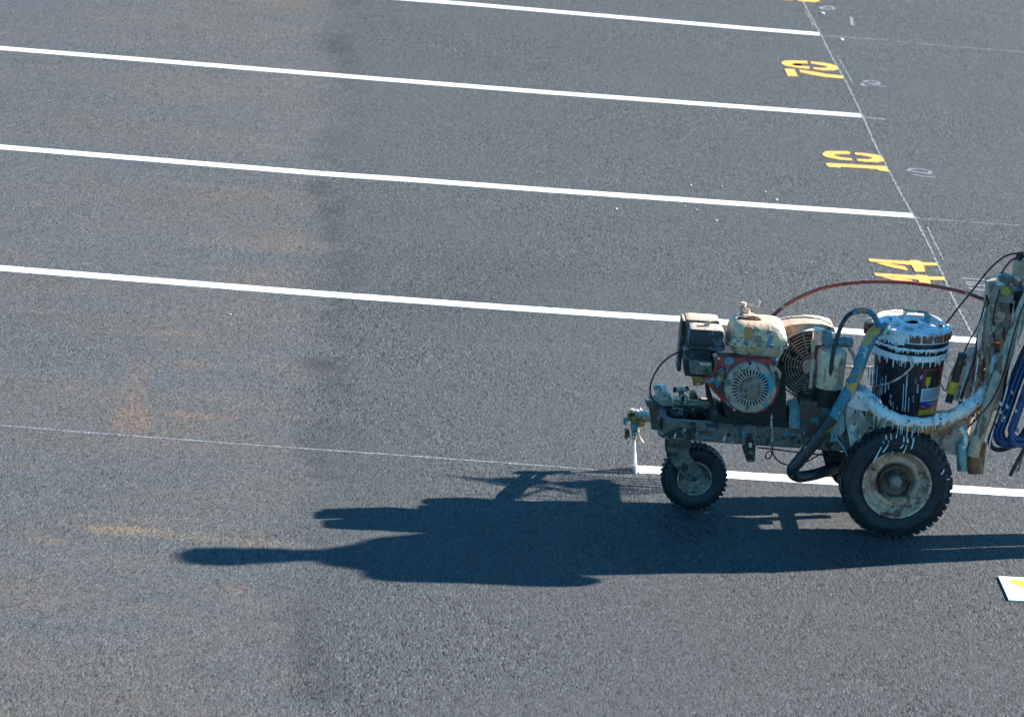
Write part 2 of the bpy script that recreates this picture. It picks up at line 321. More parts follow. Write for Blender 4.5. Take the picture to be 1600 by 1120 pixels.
def add_lathe(bm, c, axis, prof, seg=48, wob=0):
    q = Vector(axis).normalized().to_track_quat('Z', 'Y').to_matrix(); rings = []
    for r, h in prof:
        rings.append([bm.verts.new(Vector(c) + q @ Vector((r*math.cos(2*math.pi*i/seg)*(1+wob*noise.noise(Vector((i*.4, h*40, r*30)))), r*math.sin(2*math.pi*i/seg)*(1+wob*noise.noise(Vector((i*.4, h*40, r*30)))), h))) for i in range(seg)])
    for a, b in zip(rings, rings[1:]):
        for i in range(seg): bm.faces.new((a[i], a[(i+1) % seg], b[(i+1) % seg], b[i]))
    return rings
def lathe(name, c, axis, prof, material, parent, seg=48, label=None, wob=0):
    bm = bmesh.new(); rg = add_lathe(bm, c, axis, prof, seg, wob)
    bmesh.ops.remove_doubles(bm, verts=bm.verts, dist=1e-6)
    return fin(bm, name, material, parent, label, smooth=True)
def spline(P, n=8, closed=False):
    P = [Vector(p) for p in P]; out = []; m = len(P)
    if m == 2: return [P[0].lerp(P[1], i/n) for i in range(n+1)]
    rng = range(m if closed else m-1)
    for i in rng:
        p1, p2 = P[i], P[(i+1) % m]
        p0 = P[(i-1) % m] if closed or i > 0 else p1*2-p2
        p3 = P[(i+2) % m] if closed or i < m-2 else p2*2-p1
        for k in range(n):
            t = k/n; out.append(.5*((2*p1)+(p2-p0)*t+(2*p0-5*p1+4*p2-p3)*t*t+(3*p1-p0-3*p2+p3)*t**3))
    if not closed: out.append(P[-1])
    return out
def add_tube(bm, P, r, seg=10, n=8, lump=0, closed=False, raw=False, lscale=35, sx=1):
    pts = [Vector(p) for p in P] if raw else spline(P, n, closed); m = len(pts)
    rr = r if callable(r) else (lambda t: r)
    up = None; rings = []
    for i, p in enumerate(pts):
        t = (pts[(i+1) % m]-pts[i-1]) if closed or 0 < i < m-1 else (pts[min(i+1, m-1)]-pts[max(i-1, 0)])
        t.normalize()
        if up is None: up = t.orthogonal().normalized()
        up = (up - t*up.dot(t)); up.normalize(); s = t.cross(up)
        rad = rr(i/max(1, m-1)); ring = []
        for k in range(seg):
            a = 2*math.pi*k/seg; dr = up*math.cos(a)+s*math.sin(a); v = p+dr*rad
            if lump: v = p+dr*rad*(1+lump*noise.noise(v*lscale)+lump*.6*noise.noise(v*lscale*2.7))
            ring.append(bm.verts.new(v))
        rings.append(ring)
    for i in range(m if closed else m-1):
        a, b = rings[i], rings[(i+1) % m]
        for k in range(seg): bm.faces.new((a[k], a[(k+1) % seg], b[(k+1) % seg], b[k]))
    if not closed: bm.faces.new(rings[0][::-1]); bm.faces.new(rings[-1])
def tube(name, P, r, material, parent, seg=10, n=8, lump=0, closed=False, label=None, lscale=35):
    """P holds (px, py, Y) sight-line points or Vectors"""
    pts = [p if isinstance(p, Vector) else A(*p) for p in P]
    bm = bmesh.new(); add_tube(bm, pts, r, seg, n, lump, closed, lscale=lscale)
    return fin(bm, name, material, parent, label, smooth=True)
def lumpy(o, amp, sc=30, levels=2):
    """uneven, paint-thick surface"""
    bm = bmesh.new(); bm.from_mesh(o.data)
    for _ in range(levels): bmesh.ops.subdivide_edges(bm, edges=[e for e in bm.edges if e.calc_length() > .008], cuts=1, use_grid_fill=True)
    for v in bm.verts: v.co += Vector((noise.noise(v.co*sc), noise.noise(v.co*sc+Vector((5, 5, 5))), noise.noise(v.co*sc+Vector((9, 1, 4)))))*amp
    bm.to_mesh(o.data); bm.free(); return o

setup_mats()

# ================================================================== GROUND
bm = bmesh.new()
for (x0, x1, y0, y1, z) in [(-400, 400, -400, 400, 0)]:
    vs = [bm.verts.new(p) for p in ((x0, y0, z), (x1, y0, z), (x1, y1, z), (x0, y1, z))]; bm.faces.new(vs)
ground = fin(bm, 'asphalt_pavement', 'asphalt')
ground['kind'] = 'structure'; ground['label'] = 'grey asphalt car park surface with dusty older lane on the left'

def strip(name, pts, width, z, material, ragged=.002, label=None, parent=ground, dens=.05):
    """flat painted strip along world points, slightly ragged sides"""
    P = [Vector(p) for p in pts]; line = []
    for a, b in zip(P, P[1:]):
        k = max(1, int((b-a).length/dens)); line += [a.lerp(b, i/k) for i in range(k)]
    line.append(P[-1]); bm = bmesh.new(); L = []; Rr = []; Lb = []; Rb = []
    for i, p in enumerate(line):
        t = (line[min(i+1, len(line)-1)]-line[max(i-1, 0)]).normalized(); s = Vector((-t.y, t.x, 0))
        wl = width/2+ragged*(noise.noise(p*23)+.8*noise.noise(p*61)); wr = width/2+ragged*(noise.noise(p*23+Vector((7, 7, 7)))+.8*noise.noise(p*61+Vector((3, 7, 7))))
        for lst, off, zz in ((L, wl, z), (Rr, -wr, z), (Lb, wl+.001, .0003), (Rb, -wr-.001, .0003)):
            q = p+s*off; q.z = zz; lst.append(bm.verts.new(q))
    for i in range(len(line)-1):
        bm.faces.new((Rr[i], Rr[i+1], L[i+1], L[i])); bm.faces.new((L[i], L[i+1], Lb[i+1], Lb[i])); bm.faces.new((Rb[i], Rb[i+1], Rr[i+1], Rr[i]))
    return fin(bm, name, material, parent, label)
def flat(name, polys, z, material, label=None, parent=ground, world=False, shift=Vector((0, 0, 0))):
    bm = bmesh.new()
    for poly in polys:
        pts = [Vector(p) if world else G(*p)+shift for p in poly]
        if sum(a.x*b.y-b.x*a.y for a, b in zip(pts, pts[1:]+pts[:1])) < 0: pts = pts[::-1]
        # ragged sprayed edge
        q = []
        for a, b in zip(pts, pts[1:]+pts[:1]):
            k = max(1, int((b-a).length/.03))
            for i in range(k):
                p = a.lerp(b, i/k); p += Vector((noise.noise(p*40), noise.noise(p*40+Vector((5, 5, 5))), 0))*.002; q.append(p)
        top = [bm.verts.new((p.x, p.y, z)) for p in q]; bot = [bm.verts.new((p.x, p.y, .0003)) for p in q]
        f = bm.faces.new(top); k = len(q)
        for i in range(k): bm.faces.new((bot[i], bot[(i+1) % k], top[(i+1) % k], top[i]))
    bmesh.ops.triangulate(bm, faces=[f for f in bm.faces if len(f.verts) > 4])
    return fin(bm, name, material, parent, label)

LW = .091
def ext(pts, dl=0, dr=0):
    if dl: d = (pts[0]-pts[1]).normalized(); pts = [pts[0]+d*dl]+pts
    if dr: d = (pts[-1]-pts[-2]).normalized(); pts = pts+[pts[-1]+d*dr]
    return pts
L0 = [G(*p) for p in ((604, -2.9), (730, 7.0), (1180, 46.0), (1280, 54))]
L1 = [G(*p) for p in ((0, 76), (240, 95.4), (512, 117.5), (640, 128), (860, 145.5), (1240, 173.6), (1345, 181.3))]
L2 = [G(*p) for p in ((0, 230.4), (508, 272.4), (640, 281.4), (860, 298), (1240, 325), (1426, 337.6))]
L3 = [G(*p) for p in ((0, 419.5), (480, 458.0), (560, 464), (800, 481.5), (960, 492.4), (1065, 499), (1488, 530), (1530, 533), (1573, 536))]
L4 = [G(*p) for p in ((996, 733.7), (1032, 735.6), (1530, 766.8), (1600, 771))]
strip('painted_line', ext(L0, 4), LW, .0022, 'white_paint', label='white stall line at the top edge of the photo')
strip('painted_line', ext(L1, 2), LW, .0022, 'white_paint', label='white stall line just beyond the yellow 10')
strip('painted_line', ext(L2, 2), LW, .0022, 'white_paint', label='white stall line ending beside the yellow 10')
strip('painted_line', ext(L3, 2), LW, .0022, 'white_paint', label='white stall line passing behind the machine engine')
strip('fresh_line', ext(L4, 0, 2.5), LW+.004, .0026, 'wet_paint', .003, label='fresh wet white line under the machine')
CH = .0013
def chalk(name, px, wd=.016, label=None, dl=0, rag=.006):
    return strip(name, ext([G(*p) for p in px], dl), wd, CH, 'chalk', rag, label=label, dens=.02)
chalk('chalk_line', ((0, 665), (154, 677.3), (400, 695.5), (600, 709.6), (800, 724), (985, 738.3)), .011, 'thin chalk guide line left of the spray nozzle', 2)
chalk('chalk_line', ((1254.5, 3), (1265, 23), (1282, 54), (1301, 92.5), (1324, 133), (1347, 181)), .009, 'chalk line along the stall ends, far half')
chalk('chalk_line', ((1347, 181), (1368.5, 229), (1390.5, 271), (1411, 310), (1429.5, 341), (1451, 383)), .009, 'chalk line along the stall ends, middle')
chalk('chalk_line', ((1451, 383), (1461, 405), (1478, 441), (1490, 469), (1503, 493), (1521, 527)), .009, 'chalk line along the stall ends, near the hose')
chalk('chalk_line', ((1258, 17), (1265, 30), (1270, 41)), .007, 'short double chalk stroke')
chalk('chalk_line', ((1308, 88), (1322, 112), (1332, 131)), .006, 'faint second chalk stroke')
chalk('chalk_line', ((1449, 355), (1459, 377), (1474, 407)), .006, 'faint second chalk stroke nearer')
chalk('chalk_line', ((1284, 56), (1380, 63), (1470, 72), (1600, 82)), .013, 'faint chalk guide line running right from the far stall line')
chalk('chalk_line', ((1350, 184), (1385, 187)), .025, 'short chalk tick beyond second stall line')
chalk('chalk_line', ((1432, 341), (1470, 344), (1600, 353)), .009, 'faint chalk guide right of third stall line')
chalk('chalk_line', ((1329, 27), (1332, 40)), .02, 'faint chalk tick')
D = .020
def chalk_digit(lines, label):
    bm = bmesh.new()
    o0 = None
    for ln in lines:
        o = chalk('chalk_number', ln, D, rag=.004)
        if o0 is None: o0 = o
        else:
            b2 = bmesh.new(); b2.from_mesh(o0.data); b2.from_mesh(o.data); b2.to_mesh(o0.data); b2.free(); bpy.data.objects.remove(o)
    bm.free(); o0['label'] = label
chalk_digit([((1280, 14), (1284, 12), (1290, 10.8), (1300, 11), (1304, 15.5)), ((1283, 15), (1296, 14.3), (1303, 16))], 'farthest hand-chalked number')
chalk_digit([((1352, 129.5), (1351, 127.5), (1356, 126.3), (1368, 128), (1375, 130.5), (1371, 131.5), (1362, 131.5), (1352, 129)), ((1347, 131), (1348, 134), (1357, 135.6)), ((1360, 133), (1370, 134), (1383, 135.7))], 'hand-chalked number right of the yellow 70')
chalk_digit([((1418, 267), (1421, 264.5), (1432, 263.7), (1444, 265.5), (1453, 268.5), (1453, 271), (1444, 271), (1430, 269), (1420, 267.5)), ((1424, 273), (1440, 275.5), (1462, 277.3))], 'hand-chalked 10 right of the yellow 10')
chalk_digit([((1504, 435), (1530, 437), (1556, 438.3)), ((1507, 441), (1528, 442.3)), ((1509, 444.5), (1530, 446), (1550, 447.5)), ((1513, 449.5), (1522, 452.5), (1536, 453.3), (1543, 451.5), (1540, 448.5), (1533, 447))], 'hand-chalked number by the handle post')

O_L = [(1284.8, 240.5), (1291, 237.2), (1323.8, 237.2), (1327.8, 238.8), (1328.2, 241.7), (1303.5, 242.1), (1301.8, 243.3), (1311.6, 246.5), (1330.3, 248.6), (1331.9, 251.8), (1311.6, 250.6), (1291.3, 246.5), (1285.6, 243.7)]
O_R = [(1335.2, 239.6), (1348.2, 240), (1372.6, 243.3), (1380.7, 248.6), (1381.5, 251.8), (1368.5, 254.3), (1352.2, 253.9), (1340, 252.2), (1338.4, 249.4), (1356.3, 249.8), (1364.4, 248.6), (1360.4, 246.5), (1348.2, 244.1), (1336, 242.5)]
ONE = [(1290, 256.3), (1295.3, 255.7), (1367.7, 260), (1383.1, 260.4), (1389.6, 269.3), (1375, 267.7), (1368.5, 265.2), (1314, 261.6), (1310.8, 262.8), (1296.1, 262), (1292, 260)]
Z_L = [(1220.5, 99), (1225, 96), (1235, 95.7), (1261, 96.2), (1262, 100.5), (1240, 100), (1237, 101.5), (1241, 103.5), (1264.5, 105), (1264, 109), (1245, 107), (1228, 104), (1221.5, 101)]
Z_R = [(1266.5, 97), (1285, 99), (1300, 101.5), (1308, 105), (1310, 108.5), (1300, 111), (1285, 111), (1271, 109), (1270.5, 106), (1285, 107.5), (1293, 106.5), (1291, 104.5), (1280, 102.5), (1267, 100.5)]
SV1 = [(1225.5, 108.5), (1241, 109), (1246.5, 120.5), (1231, 120)]
SV2 = [(1248.5, 110), (1270, 113), (1290, 116.5), (1316, 119.5), (1318, 124), (1290, 121.5), (1268, 118), (1250, 114)]
F1 = [(1356.4, 405.1), (1420.2, 409), (1422, 407.2), (1437.7, 408.1), (1439.9, 410.7), (1463.1, 411.6), (1465.7, 415.6), (1443, 415.6), (1445.6, 425.6), (1429.9, 425.2), (1424.2, 415.1), (1358.6, 409.4)]
F2 = [(1368.6, 412.1), (1382.6, 411.6), (1412.4, 416.9), (1418.1, 421.2), (1416.7, 423.4), (1397.5, 419.5)]
F3 = [(1365.6, 427.4), (1430.7, 431.3), (1432.5, 430), (1447.4, 430.9), (1450, 433), (1474.5, 433.5), (1477.1, 438.7), (1452.2, 438.3), (1456, 447.5), (1440.4, 447), (1434.2, 437.9), (1367.7, 431.7)]
F4 = [(1376.5, 433.5), (1392.2, 433.1), (1423.7, 438.3), (1429, 442.7), (1427.2, 444.9), (1406.2, 440.9)]
NZ = .0030
flat('stall_number', [O_L, O_R, ONE], NZ, 'yellow_paint', 'yellow stencilled 10')
flat('stall_number', [Z_L, Z_R, SV1, SV2], NZ, 'yellow_paint', 'yellow stencilled 70')
flat('stall_number', [F1, F2, F3, F4], NZ, 'yellow_paint', 'yellow stencilled 44 behind the red hose')
flat('stall_number', [O_L, O_R], NZ, 'yellow_paint', 'yellow number cut by the top of the photo', shift=G(1240.5, 3)-G(1334, 253.5))
# crumbs of dried paint lying about
rnd = random.Random(3)
for i, (px, py, s, mtl) in enumerate([(1314.5, 63, .018, 'wetwhite'), (1284.5, 22, .018, 'wetwhite'), (1213, 313, .012, 'wetwhite'), (1196, 300.5, .008, 'wetwhite'), (1119, 345.5, .010, 'wetwhite'),
        (1088.5, 328.5, .008, 'wetwhite'), (963, 327, .010, 'wetwhite'), (1079, 290, .009, 'wetwhite'), (1127, 292, .008, 'yellow_paint'), (1070, 323, .006, 'wetwhite'), (360, 492, .008, 'wetwhite'), (845, 317, .006, 'pale_metal')]):
    bm = bmesh.new(); s *= .55; bmesh.ops.create_icosphere(bm, subdivisions=2, radius=s)
    for v in bm.verts: v.co = Vector((v.co.x*1.3, v.co.y*1.1, v.co.z*.7))*(1+.35*noise.noise(v.co*90+Vector((i*3, 0, 0))))
    c = G(px, py) + Vector((0, 0, s*.5)); bmesh.ops.translate(bm, verts=bm.verts, vec=c)
    o = fin(bm, 'paint_crumb', mtl, smooth=True)
    o.data.transform(Matrix.Translation(-c)); o.location = c
    o['category'] = 'paint crumb'; o['group'] = 'crumbs of dried paint on the asphalt'
    o['label'] = ['white paint crumb right of the farthest stall line end', 'white paint crumb just below the farthest chalked number', 'largest white paint crumb just above the stall line left of the yellow 10',
        'small white crumb up and left of the largest crumb', 'white crumb just below the stall line, rightmost there', 'tiny white crumb hugging the underside of the stall line', 'white crumb below the middle of the third stall line',
        'faint white crumb above the stall line near the centre right', 'small orange paint crumb lying above the stall line', 'tiny white crumb beside another under the stall line', 'pale crumb on the dusty lane at left', 'tiny pale grit speck below the third stall line'][i]

# stencil card at the right edge
c0, c1 = G(1560, 899.5, .006), G(1576.5, 936.5, .006); ux = (G(1600, 901.8, .006)-c0).normalized()
card = thing('stencil_card', 'white stencil card with yellow overspray lying at the right edge', 'stencil', (c0.x, c0.y, 0))
bm = bmesh.new(); add_prism(bm, [c0, c0+ux*.62, c1+ux*.62, c1], Vector((0, 0, -.0052))); fin(bm, 'board', 'card', card, bevel=.001)
def cardpoly(name, px, z, m):
    bm = bmesh.new(); pts = [Vector((p.x, p.y, z)) for p in px]; bm.faces.new([bm.verts.new(p) for p in pts]); return fin(bm, name, m, card)
e = (c1-c0)
def cp(u, v): return c0+ux*u+e*v
yl = [cp(.032, .14), cp(.11, .11), cp(.45, .10), cp(.55, .2), cp(.55, .66), cp(.4, .78), cp(.16, .78), cp(.10, .68), cp(.065, .42), cp(.032, .28)]
cardpoly('yellow_overspray', yl, .0066, plain('yellow_overspray', (.76, .46, .04), .6))
cardpoly('cut_out', [cp(.085, .30), cp(.35, .31), cp(.355, .41), cp(.10, .38)], .0072, plain('cut_out_shadow', (.16, .09, .02), .7))
cardpoly('cut_out', [cp(.2, .5), cp(.35, .5), cp(.36, .6), cp(.21, .6)], .0072, MT['lab_dark'])

# ================================================================== STRIPING MACHINE
mach = thing('line_striping_machine', 'paint-splattered walk-behind line striper with petrol engine on three wheels', 'line striper', (-1.0, -.45, 0))

# ---- frame: folded channel in a rounded U, front at left
FZ1 = A(1160, 665.5, -.57).z; FZ0 = A(1160, 691.5, -.57).z
FX = A(1030, 650, -.5).x
def frame_path(inset, x1):
    yn, yf, x0 = -.575+inset, -.345-inset, FX+inset; r = .055-inset*.6; P = [(x1, yf)]
    for cx, cy, a0 in ((x0+r, yf-r, 90), (x0+r, yn+r, 180)):
        for k in range(7):
            a = R(a0+k*15); P.append((cx+r*math.cos(a), cy+r*math.sin(a)))
    P.append((x1, yn)); return P
bm = bmesh.new(); xe = A(1345, 690, -.57).x
o_ = frame_path(0, xe); i_ = frame_path(.006, xe); l_ = frame_path(.026, xe)
def wall(bm, o, i, z0, z1):
    k = len(o); V = [[bm.verts.new((p[0], p[1], z)) for p in path] for path, z in ((o, z0), (o, z1), (i, z1), (i, z0))]
    for q in range(4):
        a, b = V[q], V[(q+1) % 4]
        for j in range(k-1): bm.faces.new((a[j], a[j+1], b[j+1], b[j]))
wall(bm, o_, i_, FZ0, FZ1); wall(bm, o_, l_, FZ1-.0005, FZ1+.005); wall(bm, o_, l_, FZ0-.005, FZ0+.0005)
frame = fin(bm, 'frame', 'steel', mach, smooth=True)
box('deck_plate', ((FX+xe)/2+.05, -.46, FZ0+.012), ((xe-FX)-.14, .19, .006), 'steel_dark', frame)
for (px, py) in ((1139, 679), (1248, 690)):
    p = A(px, py, -.576); cyl('bolt', p, p+Vector((0, .01, 0)), .007, 'iron', frame)
# pressed letters stamped on the rail
bm = bmesh.new()
for k, (a, b) in enumerate(((0, 0), (6, .5), (13, 1), (20, 1.5), (27, 2))):
    p = A(1083+a, 675+b, -.577); add_box(bm, p, (.008, .002, .016)); add_box(bm, p+Vector((.004, 0, .006)), (.008, .002, .003))
fin(bm, 'stamped_marks', 'steel_dark', frame)
# front tab the gun arm bolts to
prism('front_tab', [(1012, 629), (1030, 632), (1031, 673), (1018, 671), (1016, 650)], -.56, .03, 'steel_dark', mach)
prism('front_lug', [(1008, 627), (1024, 629), (1026, 637), (1018, 638), (1011, 635)], -.585, .02, 'steel_dark', mach)

# ---- castor
FWC = A(1084, 745, -.45); FWC.z = .122
def wheel(name, c, R_, wdt, rim_r, lugs, parent, near=True):
    root = bpy.data.objects.new(name, None); C.objects.link(root); root.parent = parent; root.location = Vector(c)-wloc(parent)
    h = wdt/2; c = Vector(c)
    prof = [(rim_r, -h*.72), (rim_r+.010, -h*.82), (rim_r+(R_-rim_r)*.45, -h), (R_-.030*R_/.21, -h*.97), (R_-.008, -h*.80), (R_-.003, -h*.4), (R_-.0015, 0),
            (R_-.003, h*.4), (R_-.008, h*.80), (R_-.030*R_/.21, h*.97), (rim_r+(R_-rim_r)*.45, h), (rim_r+.010, h*.82), (rim_r, h*.72)]
    bm = bmesh.new(); add_lathe(bm, c, (0, 1, 0), prof, 72)
    # moulded sidewall ring
    for s in (-1, 1):
        add_lathe(bm, c, (0, 1, 0), [(rim_r+(R_-rim_r)*.56, s*h*.995), (rim_r+(R_-rim_r)*.58, s*(h*1.0+.002)), (rim_r+(R_-rim_r)*.61, s*h*.995)], 60)
    if lugs:
        for k in range(lugs):
            a = 2*math.pi*k/lugs
            for s in (-1, 1):
                aa = a + (math.pi/lugs if s > 0 else 0)
                cc = c+Vector((math.cos(aa)*(R_-.0042), s*h*.58, math.sin(aa)*(R_-.0042)))
                rot = Matrix.Rotation(-aa, 3, 'Y') @ Matrix.Rotation(R(18*s), 3, 'X')
                add_box(bm, cc, (.009, h*.80, .0175*R_/.21), rot)
                if lugs < 40: continue
                c2 = c+Vector((math.cos(aa)*(R_-.0185), s*h*.915, math.sin(aa)*(R_-.0185)))
                add_box(bm, c2, (.024, .005, .013*R_/.21), Matrix.Rotation(-aa, 3, 'Y') @ Matrix.Rotation(R(-20*s), 3, 'Z'))
                if k % 2 == 0:
                    c3 = c+Vector((math.cos(aa+.03)*(R_-.002), s*h*.14, math.sin(aa+.03)*(R_-.002))); add_box(bm, c3, (.009, h*.3, .014*R_/.21), Matrix.Rotation(-aa-.03, 3, 'Y'))
    ty = fin(bm, 'tyre', 'tyre', root, smooth=True)
    return root, ty, h
castor, ty, h = wheel('castor_wheel', FWC, .124, .084, .062, 38, mach)
lathe('rim', FWC, (0, 1, 0), [(.001, -.018), (.022, -.020), (.024, -.012), (.040, -.010), (.052, -.024), (.060, -.036), (.066, -.036), (.066, .036), (.060, .036), (.05, .02), (.022, .018), (.001, .018)], 'hub', castor)
fk = [(1039, 686), (1077, 690), (1076, 708), (1096, 736), (1094, 748), (1086, 753), (1076, 752), (1052, 725), (1042, 712), (1039, 700)]
prism('fork_arm', fk, -.51, .007, 'steel', mach, .002)
prism('fork_arm', fk, -.39, .007, 'steel', mach, .002)
pt = A(1060, 690, -.45); box('fork_head', (pt.x, -.45, pt.z+.002), (.09, .13, .016), 'steel_dark', mach)
cyl('swivel_bearing', (pt.x, -.45, pt.z-.004), (pt.x, -.45, FZ0+.02), .036, 'steel_dark', mach)
p = A(1084, 745, -.513); cyl('axle_bolt', p, p+Vector((0, .13, 0)), .012, 'steel', mach); cyl('axle_nut', p-Vector((0, .008, 0)), p, .019, 'steel', mach, seg=6)
prism('castor_lock', [(1090, 693), (1104, 695), (1107, 704), (1103, 709), (1096, 700)], -.5, .02, 'iron', mach)

# ---- rear wheels
RWC = Vector((-.712, -.628, .208)); RW, RWD = .208, .104
def rim(root, c, s):
    # s = -1 dish faces the viewer
    d = lambda r, a: (r, a)
    lathe('rim', c, (0, s, 0), [(.128, .030), (.130, .050), (.127, .054), (.121, .052), (.118, .042), (.112, .026), (.104, .012), (.098, .008), (.088, .012), (.078, .010), (.070, -.008), (.060, -.020), (.040, -.022), (.001, -.022)], 'rim', root, 64)
    lathe('dish', c, (0, s, 0), [(.0625, -.016), (.0605, .004), (.056, .006), (.053, -.006), (.036, -.014), (.030, -.016), (.001, -.016)], 'rim_deep', root, 48)
    lathe('hub', c, (0, s, 0), [(.026, -.016), (.026, .012), (.024, .020), (.016, .028), (.006, .031), (.001, .031)], 'hub', root, 32)
    v = c+Vector((-.092, s*.012, .045)); cyl('valve', v, v+Vector((.004, s*.020, .004)), .004, 'black_part', root, seg=10, bevel=0)
rw, ty, h = wheel('rear_wheel', RWC, RW, RWD, .124, 46, mach)
rim(rw, RWC, -1)
# the far wheel is a copy of the near one
r2 = rw.copy(); C.objects.link(r2); r2.location = rw.location+Vector((0, .40, 0))
for ch in rw.children:
    c_ = ch.copy(); C.objects.link(c_); c_.parent = r2
cyl('axle', RWC+Vector((0, .04, 0)), RWC+Vector((0, .38, 0)), .016, 'steel_dark', mach)
# paint drips on the near tyre
bm = bmesh.new()
for (x0, y0, x1, y1, r) in ((1377, 698, 1364, 723, .0024), (1388, 694, 1380, 706, .0022), (1412, 694, 1407, 700, .0020), (1417, 695, 1411, 708, .0020), (1428, 684, 1424, 701, .0024), (1384, 679, 1385, 686, .0026), (1391.5, 678, 1392.5, 687, .0022),
        (1401, 677, 1400, 684, .0022), (1412, 681, 1412, 690, .0022), (1417.5, 684, 1418, 691, .0028), (1380.5, 690, 1380, 691, .002), (1475, 733, 1471, 741, .0024), (1479, 749, 1484, 748, .0026), (1395, 704, 1393, 712, .0012), (1389, 689, 1388, 690, .002), (1426, 684, 1427, 690, .003)):
    add_tube(bm, [A(x0, y0, -.684), A((x0+x1)/2+.4, (y0+y1)/2, -.6845), A(x1, y1, -.684)], lambda t, r=r: r*(.7+.5*t), 6, 3, .25)
o = fin(bm, 'paint_drips', 'wetwhite', rw, smooth=True); o['kind'] = 'stuff'

# ---- engine
YN = -.615
eng = bpy.data.objects.new('engine', None); C.objects.link(eng); eng.parent = mach; ep = A(1170, 640, -.45); eng.location = ep-wloc(mach)
a = A(1112, 570, -.45); b_ = A(1232, 655, -.45)
prism('crankcase', [(1125, 565), (1226, 572), (1229, 640), (1227, 664), (1137, 658), (1128, 630), (1115, 600)], -.56, .24, 'iron', eng, .008)
prism('engine_base', [(1122, 645), (1132, 652), (1248, 662), (1250, 676), (1110, 666)], -.565, .22, 'iron', eng, .004)
# cylinder fins at the far side, muffler
bm = bmesh.new()
for k in range(7): add_box(bm, A(1130, 560+k*5, -.33)+Vector((0, .02, 0)), (.16, .12, .004))
fin(bm, 'cooling_fins', 'iron', eng)
mf = A(1165, 530, -.26); box('muffler', mf+Vector((.0, 0, -.04)), (.15, .08, .10), 'steel_dark', eng, bevel=.012)
red = prism('blower_cover', [(1118, 558), (1190, 561), (1206, 566), (1217, 582), (1219, 600), (1216, 615), (1208, 630), (1196, 641), (1180, 646), (1160, 644), (1140, 636), (1124, 622), (1108, 604), (1101, 596), (1100, 590), (1112, 588), (1116, 575)], YN, .07, 'red', eng, .009, label='dull red blower housing')
gc = A(1172, 604, YN)
lathe('recoil_ring', gc, (0, -1, 0), [(.098, -.01), (.098, .010), (.093, .017), (.084, .018), (.070, .021), (.067, .019), (.067, .012)], 'grille', eng, 56)
lathe('recoil_centre', gc, (0, -1, 0), [(.041, .014), (.041, .023), (.036, .026), (.02, .0265), (.001, .0265)], 'grille_mid', eng, 40)
lathe('recoil_back', gc, (0, -1, 0), [(.075, .010), (.001, .010)], 'iron', eng, 40)
for k in range(32):
    a = 2*math.pi*k/32; c = gc+Vector((math.cos(a)*.0550, -.0205, math.sin(a)*.0565))
    box('grille_rib', c, (.028, .005, .0058), 'grille', eng, Matrix.Rotation(-a, 3, 'Y'), bevel=0)
# vents above the ring and small screws
for k in range(6):
    p = A(1150+(k % 3)*0+(0 if k < 3 else 12), 582+(k % 3)*4-(0 if k < 3 else 4), YN-.019)
    box('vent_slot', p, (.024, .004, .0035), 'iron', eng, Matrix.Rotation(R(-24), 3, 'Y'), bevel=0)
for px, py in ((1140, 619), (1202, 621), (1172, 568)):
    p = A(px, py, YN-.018); cyl('screw', p, p+Vector((0, .008, 0)), .006, 'iron', eng, seg=8, bevel=0)
# starter-cord housing at right of the ring
prism('cord_guide', [(1203, 576), (1212, 574), (1221, 584), (1219, 592), (1210, 590)], YN-.025, .04, 'tank_low', eng, .005)
tube('pull_handle', [(1211, 580, -.652), (1214, 588, -.655), (1216, 597, -.652)], .006, 'black_part', eng, 8)
# levers on the blower cover
prism('speed_lever', [(1121, 579), (1129, 574), (1131, 588), (1126, 600), (1121, 606), (1117, 600)], YN-.02, .014, 'hose_teal', eng, .003)
tube('lever_link', [(1122, 598, YN-.02), (1130, 595, YN-.025), (1138, 599, YN-.02), (1140, 594, YN-.01)], .004, 'steel', eng, 8)
cyl('lever_pivot', A(1137, 597, YN-.028), A(1137, 597, YN), .011, 'steel', eng)
# fuel tank
tkY0 = -.60; tz = A(1180, 541, -.5)
def rrect(cx, cy, hx, hy, r, k=6):
    P = []
    for sx, sy, a0 in ((1, 1, 0), (-1, 1, 90), (-1, -1, 180), (1, -1, 270)):
        for j in range(k+1):
            a = R(a0+j*90/k); P.append((cx+sx*(hx-r)+r*math.cos(a), cy+sy*(hy-r)+r*math.sin(a)))
    return P
def loft(name, rings, material, parent, label=None):
    bm = bmesh.new(); V = [[bm.verts.new((x, y, z)) for x, y in P] for P, z in rings]; k = len(V[0])
    for a, b in zip(V, V[1:]):
        for i in range(k): bm.faces.new((a[i], a[(i+1) % k], b[(i+1) % k], b[i]))
    bm.faces.new(V[0][::-1]); bm.faces.new(V[-1]); return fin(bm, name, material, parent, label, smooth=True)
tx0, tx1 = A(1135, 540, -.5).x, A(1227, 540, -.5).x; tcx = (tx0+tx1)/2; thx = (tx1-tx0)/2; tcy = -.49; thy = .095
zs = A(1180, 540, tcy-thy).z; zt = zs+.080
tank = loft('fuel_tank', [(rrect(tcx, tcy, thx, thy, .03), zs), (rrect(tcx, tcy, thx+.002, thy+.002, .03), zs+.008), (rrect(tcx-.001, tcy, thx-.003, thy-.002, .035), zs+.03), (rrect(tcx-.002, tcy, thx-.007, thy-.005, .04), zs+.050),
    (rrect(tcx-.003, tcy, thx-.014, thy-.012, .042), zs+.066), (rrect(tcx-.004, tcy, thx-.025, thy-.024, .04), zs+.076), (rrect(tcx-.005, tcy, thx-.040, thy-.040, .035), zs+.080)], 'tank', eng)
loft('tank_seam', [(rrect(tcx, tcy, thx+.007, thy+.007, .033), zs-.004), (rrect(tcx, tcy, thx+.007, thy+.007, .033), zs+.002)], 'tank', tank)
